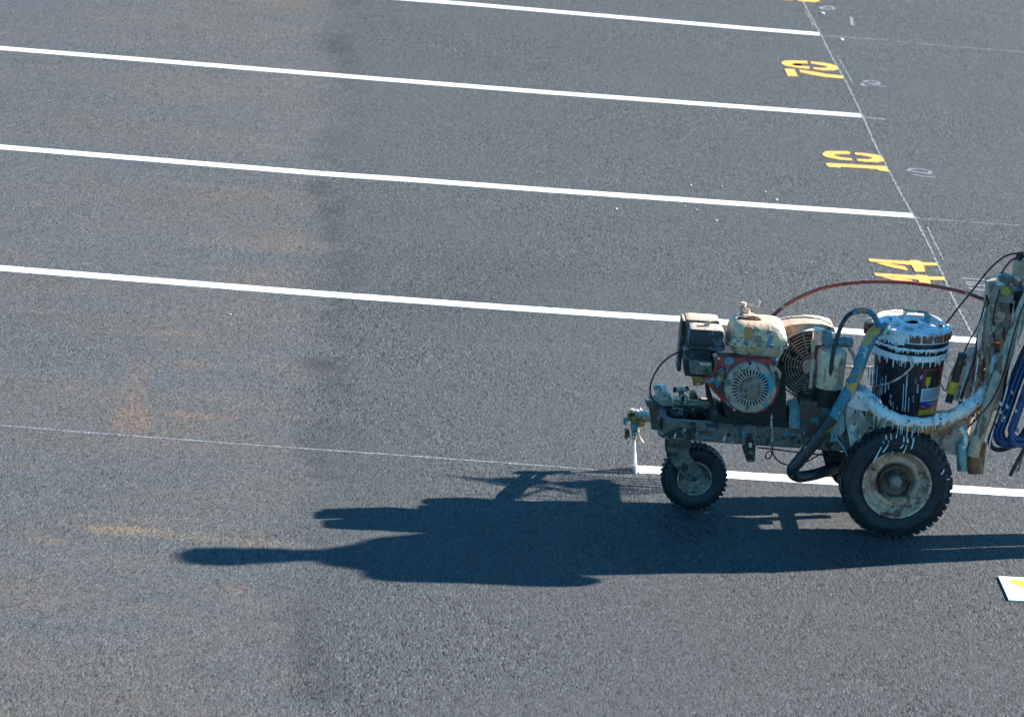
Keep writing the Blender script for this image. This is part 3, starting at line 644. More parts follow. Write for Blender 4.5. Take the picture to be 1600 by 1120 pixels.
loft('tank_bottom', [(rrect(tcx+.002, tcy, thx-.022, thy-.014, .03), zs-.042), (rrect(tcx+.002, tcy, thx-.014, thy-.008, .03), zs-.03), (rrect(tcx, tcy, thx-.008, thy-.004, .03), zs-.004)], 'tank_low', tank)
cyl('filler_neck', (tcx-.035, tcy+.03, zt-.012), (tcx-.035, tcy+.03, zt+.006), .026, 'tank', tank, bevel=.004)
bm = bmesh.new()
add_cyl(bm, (tcx-.055, tcy+.045, zt-.01), (tcx-.055, tcy+.045, zt+.045), .011); add_cyl(bm, (tcx-.055, tcy+.045, zt+.034), (tcx-.002, tcy+.045, zt+.038), .0035)
add_cyl(bm, (tcx-.04, tcy+.04, zt-.01), (tcx-.04, tcy+.04, zt+.022), .013); add_cyl(bm, (tcx-.002, tcy+.045, zt+.03), (tcx+.004, tcy+.045, zt+.055), .004)
fin(bm, 'fuel_tap', 'pale_metal', tank, smooth=True)
bm = bmesh.new(); add_tube(bm, [Vector((tcx-.03+.03*math.cos(t*.7)*(1 if t < 5 else 1.6), tcy-.02+.012*math.sin(t*.7), zt+.004)) for t in range(9)], .005, 6, 4, .3); fin(bm, 'grime_ridge', 'steel_dark', tank, smooth=True)
# tank strap at right
tube('tank_strap', [(1222, 541, -.595), (1219, 552, -.60), (1214, 562, -.60), (1213, 570, -.61)], .0045, 'pale_metal', eng, 8)
# air cleaner: dusty rear box and dark front cover
def lbox(name, x0, x1, y0, y1, z0, z1, material, parent, r=.012, top=.0, label=None):
    cx, cy, hx, hy = (x0+x1)/2, (y0+y1)/2, (x1-x0)/2, (y1-y0)/2
    return loft(name, [(rrect(cx, cy, hx-.004, hy-.004, r), z0), (rrect(cx, cy, hx, hy, r), z0+.006), (rrect(cx, cy, hx, hy, r), z1-.014-top), (rrect(cx, cy, hx-.004-top*.5, hy-.004-top*.3, r), z1-.004), (rrect(cx, cy, hx-.012-top, hy-.012-top*.5, r), z1)], material, parent, label)
p0 = A(1076, 545, -.60); p1 = A(1131, 545, -.60); ztop = A(1100, 511, -.57).z
air = lbox('air_cleaner_cover', p0.x-.004, p1.x, -.60, -.50, A(1100, 548, -.60).z, ztop, 'air_cover', eng, .008, .003, 'blackened air cleaner cover')
lbox('cover_rim', p0.x-.008, p1.x+.004, -.605, -.495, A(1100, 541, -.60).z-.004, A(1100, 541, -.60).z+.004, 'air_cover', air)
wn_ = Vector(((p0.x+p1.x)/2+.002, -.55, ztop)); bm = bmesh.new(); add_cyl(bm, wn_-Vector((0, 0, .004)), wn_+Vector((0, 0, .006)), .014); add_box(bm, wn_+Vector((0, 0, .013)), (.007, .022, .018)); add_box(bm, wn_+Vector((.006, 0, .013)), (.004, .02, .016), Matrix.Rotation(R(20), 3, 'Y')); fin(bm, 'wing_nut', 'pale_metal', air, bevel=.001)
q0 = A(1069, 500, -.44); q1 = A(1125, 500, -.44); zb = A(1100, 493, -.41).z
ac = lbox('air_cleaner_housing', q0.x, q1.x, -.475, -.37, zb-.15, zb, 'air_dust', eng, .010, .004, 'dusty tan air cleaner housing')
for k in range(9):
    box('housing_rib', (q0.x+.018+k*.0135, -.477, zb-.034), (.005, .006, .024), 'air_dust', ac, bevel=0)
box('housing_band', ((q0.x+q1.x)/2, -.4775, zb-.036), (q1.x-q0.x-.02, .003, .022), 'iron', ac, bevel=0)
box('housing_side', (q0.x-.006, -.45, zb-.10), (.014, .09, .20), 'air_cover', ac, bevel=.004)
# carburettor and brackets under it
prism('carburettor_plate', [(1068, 548), (1077, 546), (1109, 550), (1110, 586), (1095, 590), (1070, 587)], -.56, .10, 'air_cover', eng, .004)
prism('choke_box', [(1077, 562), (1113, 566), (1112, 586), (1078, 584)], -.60, .05, 'steel', eng, .004)
prism('choke_lever', [(1092, 566), (1110, 567), (1112, 571), (1106, 573), (1094, 570)], -.61, .01, 'pale_metal', eng, .002)
cyl('fuel_bowl', A(1090, 588, -.56), A(1092, 600, -.56), .022, 'brass', eng)
prism('intake_elbow', [(1080, 587), (1100, 589), (1112, 598), (1100, 600), (1088, 596)], -.58, .05, 'brass', eng, .004)
cyl('spark_lead_cap', A(1116, 552, -.60), A(1119, 561, -.60), .008, 'pale_metal', eng)
tube('throttle_cable', [(1067, 548, -.56), (1050, 555, -.57), (1034, 568, -.58), (1022, 586, -.585), (1016, 604, -.585), (1018, 621, -.58), (1032, 634, -.57), (1046, 641, -.54), (1058, 640, -.50)], .0036, 'cable', eng, 8)
prism('brace', [(1101, 596), (1108, 604), (1120, 640), (1112, 640), (1104, 620)], -.55, .02, 'iron', eng)

for k in range(5):
    p = Vector((tx0+.02+k*.045, tcy-thy-.004, zs-.001)); cyl('seam_bolt', p, p+Vector((0, 0, .006)), .0045, 'steel_dark', tank, seg=6, bevel=0)
for px, py in ((1113, 592), (1123, 560), (1205, 572), (1147, 640), (1192, 638)):
    p = A(px, py, YN-.003); cyl('cover_bolt', p, p+Vector((0, .008, 0)), .0055, 'pale_metal', eng, seg=6, bevel=0)
# ---- belt guard: concentric wires round a pulley
gd = bpy.data.objects.new('belt_guard', None); C.objects.link(gd); gd.parent = mach
GC = A(1266, 570, -.50); gd.location = GC-wloc(mach)
for k, r in enumerate((.130, .119, .108, .097, .086, .075, .064, .053, .042)):
    pts = [GC+Vector((r*math.cos(2*math.pi*i/40)*.98, (.130-r)*-.28, r*math.sin(2*math.pi*i/40))) for i in range(40)]
    bm = bmesh.new(); add_tube(bm, pts, .0032, 6, 1, 0, True, True); fin(bm, 'guard_wire', 'wire', gd, smooth=True)
for k in range(14):
    a = 2*math.pi*k/14+.1; d = Vector((math.cos(a), 0, math.sin(a)))
    bm = bmesh.new(); add_cyl(bm, GC+d*.04+Vector((0, -.024, 0)), GC+d*.131+Vector((0, .001, 0)), .0026, seg=6); fin(bm, 'guard_spoke', 'wire', gd, smooth=True)
lathe('pulley', GC+Vector((0, .03, 0)), (0, -1, 0), [(.118, 0), (.118, .018), (.092, .010), (.085, .004), (.04, .004), (.03, .03), (.001, .03)], 'iron', gd, 40)
lathe('pulley_hub', GC+Vector((0, .01, 0)), (0, -1, 0), [(.034, 0), (.034, .040), (.026, .048), (.001, .048)], 'guard_cover', gd, 30)
cv = prism('guard_shroud', [(1224, 517), (1222, 510), (1240, 507), (1262, 505), (1284, 506), (1302, 512), (1306, 520), (1290, 516), (1270, 514), (1250, 517), (1236, 523), (1226, 530), (1220, 526)], -.49, .12, 'guard_cover', gd, .006)
lumpy(cv, .002, 60, 2)
tube('guard_brace', [(1271, 532, -.60), (1269, 570, -.60), (1266, 606, -.59)], .007, 'caked_tan', mach, 8)
cyl('chrome_fitting', A(1277, 533, -.585), A(1279, 513, -.585), .021, 'chrome', mach, seg=24)
cyl('fitting_collar', A(1277, 537, -.585), A(1277, 531, -.585), .024, 'chrome', mach, seg=8)
prism('filler_plug', [(1288, 519), (1300, 520), (1303, 537), (1288, 541)], -.57, .04, 'teal_fit', mach, .005)
cyl('side_reservoir', A(1306, 534, -.50), A(1330, 535, -.48), .020, 'teal_fit', mach)

# ---- hydraulic filter canister and pump body
cc0 = A(1294, 604, -.57); cc1 = A(1301, 545, -.57)
lathe('canister', cc0, cc1-cc0, [(.001, -.001), (.052, 0), (.055, .006), (.055, (cc1-cc0).length-.016), (.052, (cc1-cc0).length-.004), (.044, (cc1-cc0).length), (.001, (cc1-cc0).length)], 'canister', mach, 40, 'cream filter canister streaked with teal')
lathe('canister_head', cc0, cc1-cc0, [(.001, -.07), (.046, -.07), (.050, -.03), (.050, -.002), (.001, -.001)], 'iron', mach, 32)
prism('pump_body', [(1250, 625), (1312, 632), (1314, 690), (1252, 682)], -.60, .16, 'steel_dark', mach, .006)
prism('pump_lug', [(1234, 640), (1250, 634), (1252, 682), (1232, 678)], -.57, .12, 'teal_fit', mach, .006)
prism('pump_bracket', [(1298, 640), (1318, 622), (1320, 672), (1306, 690), (1298, 690)], -.61, .02, 'teal_fit', mach, .004)
tube('canister_handle', [(1326, 543, -.53), (1334, 556, -.53), (1337, 572, -.53), (1333, 590, -.53), (1326, 600, -.53)], .007, 'caked_tan', mach, 8)

# ---- bracket hanging below rail
hb = prism('hanging_bracket', [(1158, 667), (1170, 664), (1182, 667), (1180, 721), (1167, 722), (1160, 700)], -.60, .022, 'steel', mach, .003)
prism('bracket_slot', [(1168, 686), (1178, 687), (1177, 705), (1168, 704)], -.603, .006, 'iron', hb, .001)
prism('bracket_pin', [(1170, 692), (1175, 692), (1175, 699), (1170, 699)], -.607, .006, 'pale_metal', hb, .001)
prism('bracket_slot', [(1167, 709), (1177, 710), (1177, 719), (1167, 718)], -.603, .006, 'iron', hb, .001)
# ---- thin wires under
tube('brake_wire', [(1184, 699, -.58), (1220, 703, -.56), (1250, 707, -.56), (1280, 710, -.55), (1300, 712, -.5)], .0032, 'cable', mach, 6)
tube('brake_wire', [(1208, 694, -.57), (1207, 706, -.57), (1216, 720, -.57), (1235, 727, -.57), (1258, 722, -.56), (1284, 708, -.56)], .0030, 'cable', mach, 6)
tube('brake_wire', [(1206, 704, -.57), (1198, 707, -.57), (1197, 716, -.57), (1204, 714, -.57), (1207, 700, -.57), (1206, 690, -.56)], .0026, 'cable', mach, 6)
tube('earth_chain', [(1206, 646, -.60), (1205, 660, -.61), (1207, 676, -.60), (1206, 690, -.59)], .0038, 'pale_metal', mach, 6, 8, .5, lscale=160)
prism('axle_bracket', [(1283, 700), (1312, 704), (1316, 760), (1304, 752), (1290, 728)], -.52, .04, 'iron', mach, .004)
prism('axle_bracket', [(1290, 704), (1318, 706), (1322, 742), (1300, 738)], -.40, .04, 'steel_dark', mach, .004)

# ---- suction hose: from the pail lid down, round and back to the pump
tube('suction_hose', [(1385, 512, -.55), (1366, 520, -.585), (1352, 546, -.62), (1338, 585, -.64), (1322, 618, -.65), (1300, 653, -.66)], .0225, 'hose_teal', mach, 16, 10, .10, label='teal suction hose splashed orange and yellow')
tube('suction_hose', [(1301, 651, -.66), (1278, 684, -.665), (1252, 716, -.665), (1238, 734, -.66), (1246, 744, -.64), (1268, 742, -.61), (1290, 736, -.57), (1312, 730, -.52)], lambda t: .0235-.002*t, 'hose_dark', mach, 16, 10, .06, label='black lower length of the suction hose')
tube('drain_hose', [(1296, 612, -.60), (1298, 580, -.62), (1303, 545, -.62), (1312, 515, -.61), (1322, 496, -.60), (1334, 487, -.59)], .0085, 'hose_dark', mach, 10, 8, .08)
tube('drain_hose', [(1332, 488, -.59), (1346, 485, -.58), (1358, 487, -.57), (1366, 494, -.56), (1371, 505, -.56), (1374, 516, -.56)], .011, 'hose_teal', mach, 12, 8, .08, label='bright teal upper end of the drain hose')
tube('thin_teal_line', [(1316, 640, -.64), (1303, 660, -.64), (1305, 680, -.63), (1318, 700, -.63), (1324, 712, -.63)], .0034, 'teal_fit', mach, 6)
tube('thin_teal_line', [(1362, 655, -.64), (1352, 672, -.64), (1342, 690, -.64)], .0034, 'hose_teal', mach, 6)

# ---- paint pot area: cradle hoop, drip tray, skirt
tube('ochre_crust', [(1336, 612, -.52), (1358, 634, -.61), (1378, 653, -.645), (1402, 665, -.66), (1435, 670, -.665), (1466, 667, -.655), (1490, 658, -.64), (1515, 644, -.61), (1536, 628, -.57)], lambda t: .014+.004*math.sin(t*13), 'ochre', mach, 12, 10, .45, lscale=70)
tube('cradle_hoop', [(1330, 598, -.50), (1340, 608, -.56), (1358, 624, -.62), (1378, 643, -.655), (1402, 655, -.67), (1435, 660, -.675), (1466, 657, -.665), (1490, 648, -.65), (1515, 634, -.62), (1534, 618, -.58), (1550, 604, -.54)], lambda t: .023+.004*math.sin(t*9), 'caked', mach, 16, 10, .34, label='hoop round the pail caked in white and ochre paint', lscale=48)
sk = prism('drip_skirt', [(1320, 628), (1345, 632), (1380, 652), (1440, 668), (1500, 664), (1508, 690), (1500, 712), (1440, 705), (1330, 700), (1322, 670)], -.60, .025, 'caked', mach, .004)
lumpy(sk, .006, 45, 2)
prism('tray_top', [(1318, 612), (1345, 612), (1378, 640), (1372, 645), (1340, 640), (1318, 632)], -.63, .05, 'caked', mach, .008)
lumpy(prism('side_gusset', [(1452, 668), (1508, 655), (1515, 690), (1502, 708), (1456, 700)], -.625, .02, 'caked_grey', mach, .004), .004, 40, 2)
cyl('pedestal_motor', A(1335, 636, -.57), A(1333, 660, -.57), .032, 'iron', mach)
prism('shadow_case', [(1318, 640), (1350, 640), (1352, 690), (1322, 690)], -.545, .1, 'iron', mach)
box('tray_floor', (-.66, -.46, .40), (.34, .30, .012), 'steel_dark', mach, bevel=.004)
bm = bmesh.new(); rr = random.Random(5)
hoop = spline([A(1345, 618, -.60), A(1378, 651, -.67), (A(1435, 668, -.688)), A(1490, 656, -.665), A(1535, 625, -.59)], 16)
for i, p in enumerate(hoop):
    for k in range(1):
        q = p+Vector((rr.uniform(-.006, .006), rr.uniform(-.004, .004), 0)); L = rr.uniform(.010, .034)*(1.3 if i < 34 else .6)
        add_tube(bm, [q+Vector((0, 0, .012)), q-Vector((0, 0, L*.5)), q-Vector((0, 0, L))], lambda t: .0032*(1-.7*t), 5, 2, .2)
o = fin(bm, 'hanging_drips', 'caked', mach, smooth=True); o['kind'] = 'stuff'
bm = bmesh.new()
for i in range(46):
    x = 1322+i*4+rr.uniform(-2, 2); y = 640+rr.uniform(0, 18)+(i > 12)*12; L = rr.uniform(10, 34)
    add_tube(bm, [A(x, y, -.612), A(x-.6, y+L*.5, -.613), A(x-1.2, y+L, -.612)], lambda t: .0022+.0012*t, 5, 2, .2)
o = fin(bm, 'skirt_drips', 'caked_tan', mach, smooth=True); o['kind'] = 'stuff'

# ---- handle assembly at right
tube('handle_tube', [(1519, 712, -.64), (1536, 660, -.63), (1556, 600, -.62), (1580, 535, -.61), (1604, 470, -.60), (1630, 420, -.60), (1664, 372, -.60)], .0235, 'caked_tan', mach, 16, 8, .10, label='thick near handle tube caked in tan and grey paint')
tube('handle_tube', [(1500, 690, -.30), (1516, 640, -.30), (1540, 570, -.30), (1570, 490, -.30), (1604, 424, -.30), (1650, 366, -.30)], .0225, 'caked_grey', mach, 16, 8, .12, label='far handle tube')
cyl('post_foot', A(1517, 695, -.62), A(1524, 735, -.60), .024, 'tan_grip', mach, r1=.030)
cyl('kick_stand', A(1533, 690, -.58), A(1524, 737, -.59), .022, 'tan_grip', mach, r1=.031, bevel=.008, label='brown rounded stand foot')
cyl('teal_stub', A(1503, 690, -.63), A(1503, 735, -.63), .022, 'teal_fit', mach, r1=.018)
po = prism('pump_column', [(1544, 450), (1552, 446), (1578, 448), (1585, 458), (1581, 540), (1572, 600), (1560, 640), (1530, 650), (1512, 640), (1522, 600), (1532, 545), (1537, 500)], -.48, .07, 'caked_grey', mach, .01, label='broad grey pump column crusted with paint')
lumpy(po, .004, 40, 3)
prism('column_plate', [(1546, 470), (1560, 470), (1556, 545), (1548, 600), (1538, 600), (1540, 540)], -.50, .02, 'caked_tan', mach, .004)
prism('column_cap', [(1544, 444), (1575, 442), (1584, 452), (1583, 474), (1546, 470)], -.51, .10, 'caked_grey', mach, .008, label='blue-white crusted column cap')
cyl('yellow_knob', A(1571, 455, -.52), A(1572, 455, -.50), .017, 'grip_yellow', mach)
prism('latch_block', [(1555, 480), (1564, 480), (1565, 496), (1555, 495)], -.52, .03, 'tank_low', mach, .004)
prism('latch_block', [(1551, 497), (1562, 498), (1561, 508), (1550, 507)], -.52, .03, 'tank_low', mach, .004)
prism('brown_block', [(1552, 536), (1563, 536), (1562, 550), (1552, 550)], -.51, .03, 'tan_grip', mach, .004)
cyl('grey_sleeve', A(1551, 583, -.55), A(1556, 552, -.55), .0150, 'lab_white', mach, label='clean pale grey sleeve')
prism('side_flap', [(1508, 545), (1528, 540), (1524, 575), (1512, 612), (1500, 628), (1488, 625), (1498, 590)], -.45, .012, 'caked', mach, .003)
prism('side_flap', [(1520, 560), (1536, 560), (1530, 620), (1512, 640), (1508, 620)], -.50, .02, 'caked_tan', mach, .003)
prism('pipe_clamp', [(1540, 606), (1550, 600), (1556, 612), (1544, 622), (1534, 620)], -.58, .03, 'teal_fit', mach, .004)
# yellow/black plunger handle with spring rod
tube('plunger_rod', [(1541, 466, -.58), (1530, 505, -.58), (1516, 530, -.58), (1504, 555, -.58)], .0030, 'cable', mach, 8)
cyl('plunger_grip', A(1504, 552, -.58), A(1491, 598, -.58), .0155, 'grip_black', mach, bevel=.005)
cyl('plunger_band', A(1491.5, 596, -.58), A(1486, 614, -.58), .0165, 'grip_yellow', mach, bevel=.002, label='yellow band on the black plunger grip')
cyl('plunger_tip', A(1486.5, 613, -.58), A(1482, 628, -.58), .0140, 'grip_black', mach)
bm = bmesh.new(); a0, a1 = A(1536, 495, -.575), A(1524, 521, -.575); dd = (a1-a0); s1 = dd.orthogonal().normalized(); s2 = dd.normalized().cross(s1)
add_tube(bm, [a0+dd*(i/60)+(s1*math.cos(i*.63)+s2*math.sin(i*.63))*.0085 for i in range(61)], .0017, 5, 1, raw=True); fin(bm, 'spring', 'pale_metal', mach, smooth=True)
for P in ([(1541, 478, -.55), (1530, 520, -.56), (1527, 570, -.57), (1518, 620, -.58), (1502, 660, -.60)], [(1585, 470, -.52), (1578, 520, -.54), (1560, 575, -.57), (1548, 630, -.60), (1530, 672, -.61)],
          [(1562, 452, -.54), (1552, 500, -.55), (1556, 560, -.56), (1545, 605, -.58)], [(1498, 560, -.46), (1486, 585, -.50), (1478, 610, -.54), (1470, 600, -.56)], [(1596, 500, -.64), (1583, 560, -.655), (1570, 620, -.66), (1552, 672, -.66), (1545, 700, -.65)]):
    tube('loose_cable', P, .0034, random.choice(['cable', 'caked_grey', 'caked']), mach, 7, 8, .3)
for P, r_, m_ in (([(1536, 640, -.60), (1528, 670, -.62), (1512, 690, -.62), (1500, 700, -.60)], .010, 'caked_tan'), ([(1548, 500, -.53), (1542, 540, -.54), (1543, 585, -.55), (1530, 625, -.58)], .009, 'caked_grey'), ([(1500, 668, -.62), (1508, 680, -.63), (1505, 700, -.64)], .013, 'caked'), ([(1524, 548, -.50), (1514, 575, -.50), (1508, 600, -.52), (1500, 628, -.56)], .010, 'caked')):
    tube('side_pipe', P, r_, m_, mach, 12, 8, .25, lscale=60)
for P in ([(1606, 540, -.62), (1590, 590, -.62), (1574, 640, -.63), (1560, 690, -.64)], [(1600, 560, -.58), (1580, 600, -.58), (1572, 650, -.59), (1556, 676, -.60)], [(1602, 620, -.60), (1588, 660, -.61), (1570, 694, -.62)], [(1594, 490, -.56), (1583, 540, -.57), (1572, 590, -.58), (1566, 640, -.60)],
          [(1548, 560, -.50), (1543, 610, -.52), (1530, 655, -.56), (1522, 690, -.58)], [(1529, 520, -.52), (1521, 566, -.53), (1506, 610, -.55), (1494, 650, -.58)]):
    tube('hanging_cable', P, .0055, 'cable', mach, 8, 8, .1)
for (x, y, l) in ((1573, 632, 8), (1580, 610, 6), (1566, 655, 7), (1592, 634, 6), (1562, 628, 5), (1588, 668, 7)): cyl('cable_glint', A(x, y, -.665), A(x+3, y+l, -.665), .005, 'wetwhite', mach, seg=8)  # small white pieces stand in for glints among the hanging cables
bm = bmesh.new(); rr = random.Random(31)
for k in range(70):
    y_ = rr.uniform(475, 690); p = A(1563-(y_-470)*.23+rr.uniform(-14, 14), y_, -.56+rr.uniform(-.02, .04)); rad = rr.uniform(.004, .011)
    mm = Matrix.Translation(p) @ Matrix.Diagonal((rad, rad*.7, rad*rr.uniform(1, 2.2), 1)); bmesh.ops.create_icosphere(bm, subdivisions=1, radius=1, matrix=mm)
o = fin(bm, 'paint_crust', 'caked_tan', mach, smooth=True); o['kind'] = 'stuff'
# top: gun-lever clamps, regulator, cables
prism('regulator_arm', [(1560, 432), (1570, 430), (1600, 440), (1610, 446), (1608, 453), (1590, 450), (1562, 440)], -.52, .05, 'steel', mach, .004)
cyl('regulator', A(1588, 452, -.47), A(1590, 487, -.47), .032, 'iron', mach, bevel=.006, label='black pressure regulator')
cyl('bolt_head', A(1588, 432, -.54), A(1592, 439, -.54), .011, 'chrome', mach, seg=6)
cyl('bolt_head', A(1598, 441, -.54), A(1602, 447, -.54), .011, 'chrome', mach, seg=6)
cyl('lever_boot', A(1590, 433, -.50), A(1594, 406, -.50), .022, 'caked_tan', mach)
cyl('lever_clamp', A(1591, 404, -.50), A(1597, 396, -.50), .014, 'iron', mach, seg=8)
prism('cable_stop', [(1558, 430), (1567, 428), (1568, 446), (1557, 446)], -.51, .02, 'caked', mach, .003)
tube('control_cable', [(1478, 506, -.46), (1498, 480, -.47), (1520, 453, -.48), (1545, 422, -.49), (1565, 404, -.5), (1580, 397, -.5), (1592, 396, -.5), (1612, 392, -.5)], .0036, 'cable', mach, 8)
tube('control_cable', [(1563, 430, -.5), (1569, 420, -.5), (1578, 409, -.5), (1588, 403, -.5), (1600, 402, -.5), (1620, 404, -.5)], .0036, 'cable', mach, 8)
tube('control_cable', [(1612, 455, -.63), (1598, 480, -.64), (1586, 515, -.65), (1577, 550, -.655), (1566, 590, -.66), (1550, 625, -.66), (1530, 650, -.66), (1512, 668, -.65)], .0034, 'cable', mach, 8)
tube('control_cable', [(1541, 462, -.57), (1544, 472, -.56), (1541, 480, -.56)], .0048, 'cable', mach, 8)
tube('red_hose', [(1205, 496, -.30), (1222, 481, -.30), (1250, 464, -.30), (1290, 449, -.31), (1340, 441.5, -.32), (1385, 440.5, -.34), (1430, 443, -.36), (1480, 451, -.38), (1515, 460, -.40), (1546, 471, -.42)], .0074, 'hose_red', mach, 10, 8, .06, label='thin red hose arching over the engine and pail')
tube('red_hose', [(1574, 505, -.40), (1580, 516, -.40), (1583, 529, -.40)], .008, 'hose_red', mach, 10, label='short pink-red hose stub')
tube('hose_stub_clip', [(1572, 508, -.40), (1576, 503, -.41), (1586, 507, -.42), (1600, 512, -.42)], .005, 'pale_metal', mach, 6)
# extra rods
cyl('black_strap', A(1578, 743, -.66), A(1606, 690, -.66), .0075, 'cable', mach, bevel=.002)
cyl('strap_end', A(1578, 722, -.60), A(1590, 738, -.60), .004, 'pale_metal', mach)
cyl('strap_end', A(1590, 736, -.60), A(1600, 705, -.60), .0035, 'steel', mach)

# handlebar with grips, beyond the right edge of the photo
hx, hz = -.17, 1.06
hbx = A(1664, 372, -.60)
hb2 = A(1650, 366, -.30)
top = Vector((max(hbx.x, hb2.x)+.02, 0, max(hbx.z, hb2.z)))
hbar = bpy.data.objects.new('handlebar', None); C.objects.link(hbar); hbar.parent = mach; hbar.location = Vector((top.x, -.45, top.z))-wloc(mach)
tube('bar', [Vector((top.x+.16, -.82, top.z+.03)), Vector((top.x+.04, -.79, top.z+.02)), hbx+Vector((.01, 0, 0)), Vector((hbx.x, -.52, hbx.z+.01)), Vector((hb2.x+.02, -.38, hbx.z+.01)), hb2+Vector((.02, 0, 0)), Vector((top.x+.04, -.165, top.z+.02)), Vector((top.x+.16, -.14, top.z+.03))], .017, 'steel_dark', hbar, 14, 8)
for y in (-.81, -.14): cyl('grip', (top.x+.05, y+(.012 if y < -.5 else -.012), top.z+.022), (top.x+.19, y-(.004 if y < -.5 else -.004), top.z+.034), .021, 'black_part', hbar)
for y in (-.70, -.20): tube('brake_lever', [Vector((top.x+.02, y, top.z+.05)), Vector((top.x+.08, y-.02, top.z+.07)), Vector((top.x+.16, y-.01, top.z+.062))], .006, 'pale_metal', hbar, 8)
GRIP = Vector((top.x+.12, 0, top.z+.03))

# outrigger out of view, added and sized for the block shadow it casts
box('shadow_arm', (-1.045, -.19, .405), (.05, .36, .05), 'steel', mach, bevel=.004)
box('shadow_arm_clamp', (-1.04, -.02, .43), (.06, .05, .10), 'steel_dark', mach, bevel=.006)
tube('shadow_arm_rod', [Vector((-1.30, .02, .47)), Vector((-1.04, -.0, .455)), Vector((-.74, .03, .46))], .006, 'pale_metal', mach, 8)


# ---- spray gun hanging out over the line
gun = bpy.data.objects.new('spray_gun', None); C.objects.link(gun); gun.parent = mach
GP = A(992, 660, -.03); gun.location = GP-wloc(mach)
tube('gun_arm', [A(1034, 652, -.40), A(1018, 649, -.30), A(1008, 647, -.15), A(996, 648, -.03)], .014, 'teal_fit', gun, 12, 6, .08)
tube('gun_arm', [A(1030, 657, -.38), A(1014, 656, -.20), A(1000, 659, -.06), A(992, 660, -.03)], .009, 'brass', gun, 10, 6, .15)
lumpy(prism('gun_body', [(986, 650), (996, 650), (996, 668), (993, 684), (988, 684), (986, 668)], -.045, .03, 'teal_fit', gun, .004), .0015, 80, 1)
lumpy(prism('valve_block', [(980, 647), (1002, 645), (1008, 655), (1008, 664), (998, 668), (990, 660), (982, 656)], -.05, .04, 'brass', gun, .004), .002, 80, 1)
prism('side_lug', [(974, 654), (984, 652), (986, 657), (978, 659), (979, 665), (974, 663)], -.04, .015, 'teal_fit', gun, .003)
prism('brass_tag', [(976, 669), (983, 671), (985, 682), (981, 684), (979, 688), (976, 684)], -.05, .01, 'brass', gun, .002)
cyl('top_bolt', A(989, 650, -.03), A(989, 639, -.03), .014, 'pale_metal', gun, seg=6)
cyl('bolt_cap', A(994, 640, -.035), A(995, 644, -.035), .010, 'wetwhite', gun, seg=10)
tube('clip', [(1000, 637, -.03), (1003, 643, -.03), (1005, 648, -.03)], .0035, 'wetwhite', gun, 6)
tube('tip_guard', [(998, 666, -.05), (997, 676, -.055), (1000, 684, -.055), (1005, 692, -.055)], .0038, 'pale_metal', gun, 8, 6, .3)
tube('tip_guard', [(990, 682, -.055), (986, 686, -.055), (982, 694, -.055)], .0036, 'pale_metal', gun, 8, 6, .3)
cyl('tip', A(992, 681, -.04), A(992, 686, -.04), .006, 'brass', gun)
# clamps on the frame nose
cl = bpy.data.objects.new('nose_clamps', None); C.objects.link(cl); cl.parent = mach; cl.location = A(1060, 625, -.36)-wloc(mach)
prism('clamp_plate', [(1014, 624), (1040, 622), (1052, 628), (1052, 634), (1020, 636)], -.38, .05, 'caked_tan', cl, .003)
prism('clamp_plate', [(1052, 624), (1118, 628), (1118, 634), (1054, 633)], -.36, .05, 'pale_metal', cl, .003)
cyl('wing_screw', A(1021, 606, -.37), A(1034, 605, -.37), .009, 'teal_fit', cl); cyl('wing_tip', A(1035, 604, -.37), A(1037, 600, -.37), .010, 'wetwhite', cl, seg=8)
cyl('screw_stem', A(1029, 606, -.37), A(1030, 622, -.37), .009, 'pale_metal', cl)
lumpy(prism('clamp_body', [(1024, 616), (1042, 612), (1048, 618), (1050, 625), (1026, 626)], -.39, .05, 'pale_metal', cl, .004), .003, 70, 2)
cyl('wing_screw', A(1055, 609, -.37), A(1074, 608, -.37), .009, 'pale_metal', cl); cyl('wing_tip', A(1052, 609, -.37), A(1056, 609, -.37), .011, 'iron', cl, seg=8); cyl('wing_tip', A(1071, 608, -.37), A(1076, 606, -.37), .009, 'iron', cl, seg=8)
cyl('screw_stem', A(1064, 609, -.37), A(1066, 625, -.37), .010, 'steel_dark', cl)
tube('clamp_ring', [A(1068+5*math.cos(t*.785), 623+6*math.sin(t*.785), -.385) for t in range(8)], .004, 'pale_metal', cl, 8, 4, 0, True)
lumpy(prism('clamp_body', [(1078, 614), (1088, 614), (1092, 624), (1078, 624)], -.38, .04, 'brass', cl, .003), .002, 70, 1)
tube('clamp_rod', [(1086, 622, -.35), (1100, 625, -.35), (1114, 624, -.35)], .004, 'steel', cl, 6)
cyl('damper', A(1050, 644, -.47), A(1066, 646, -.47), .020, 'steel', mach)

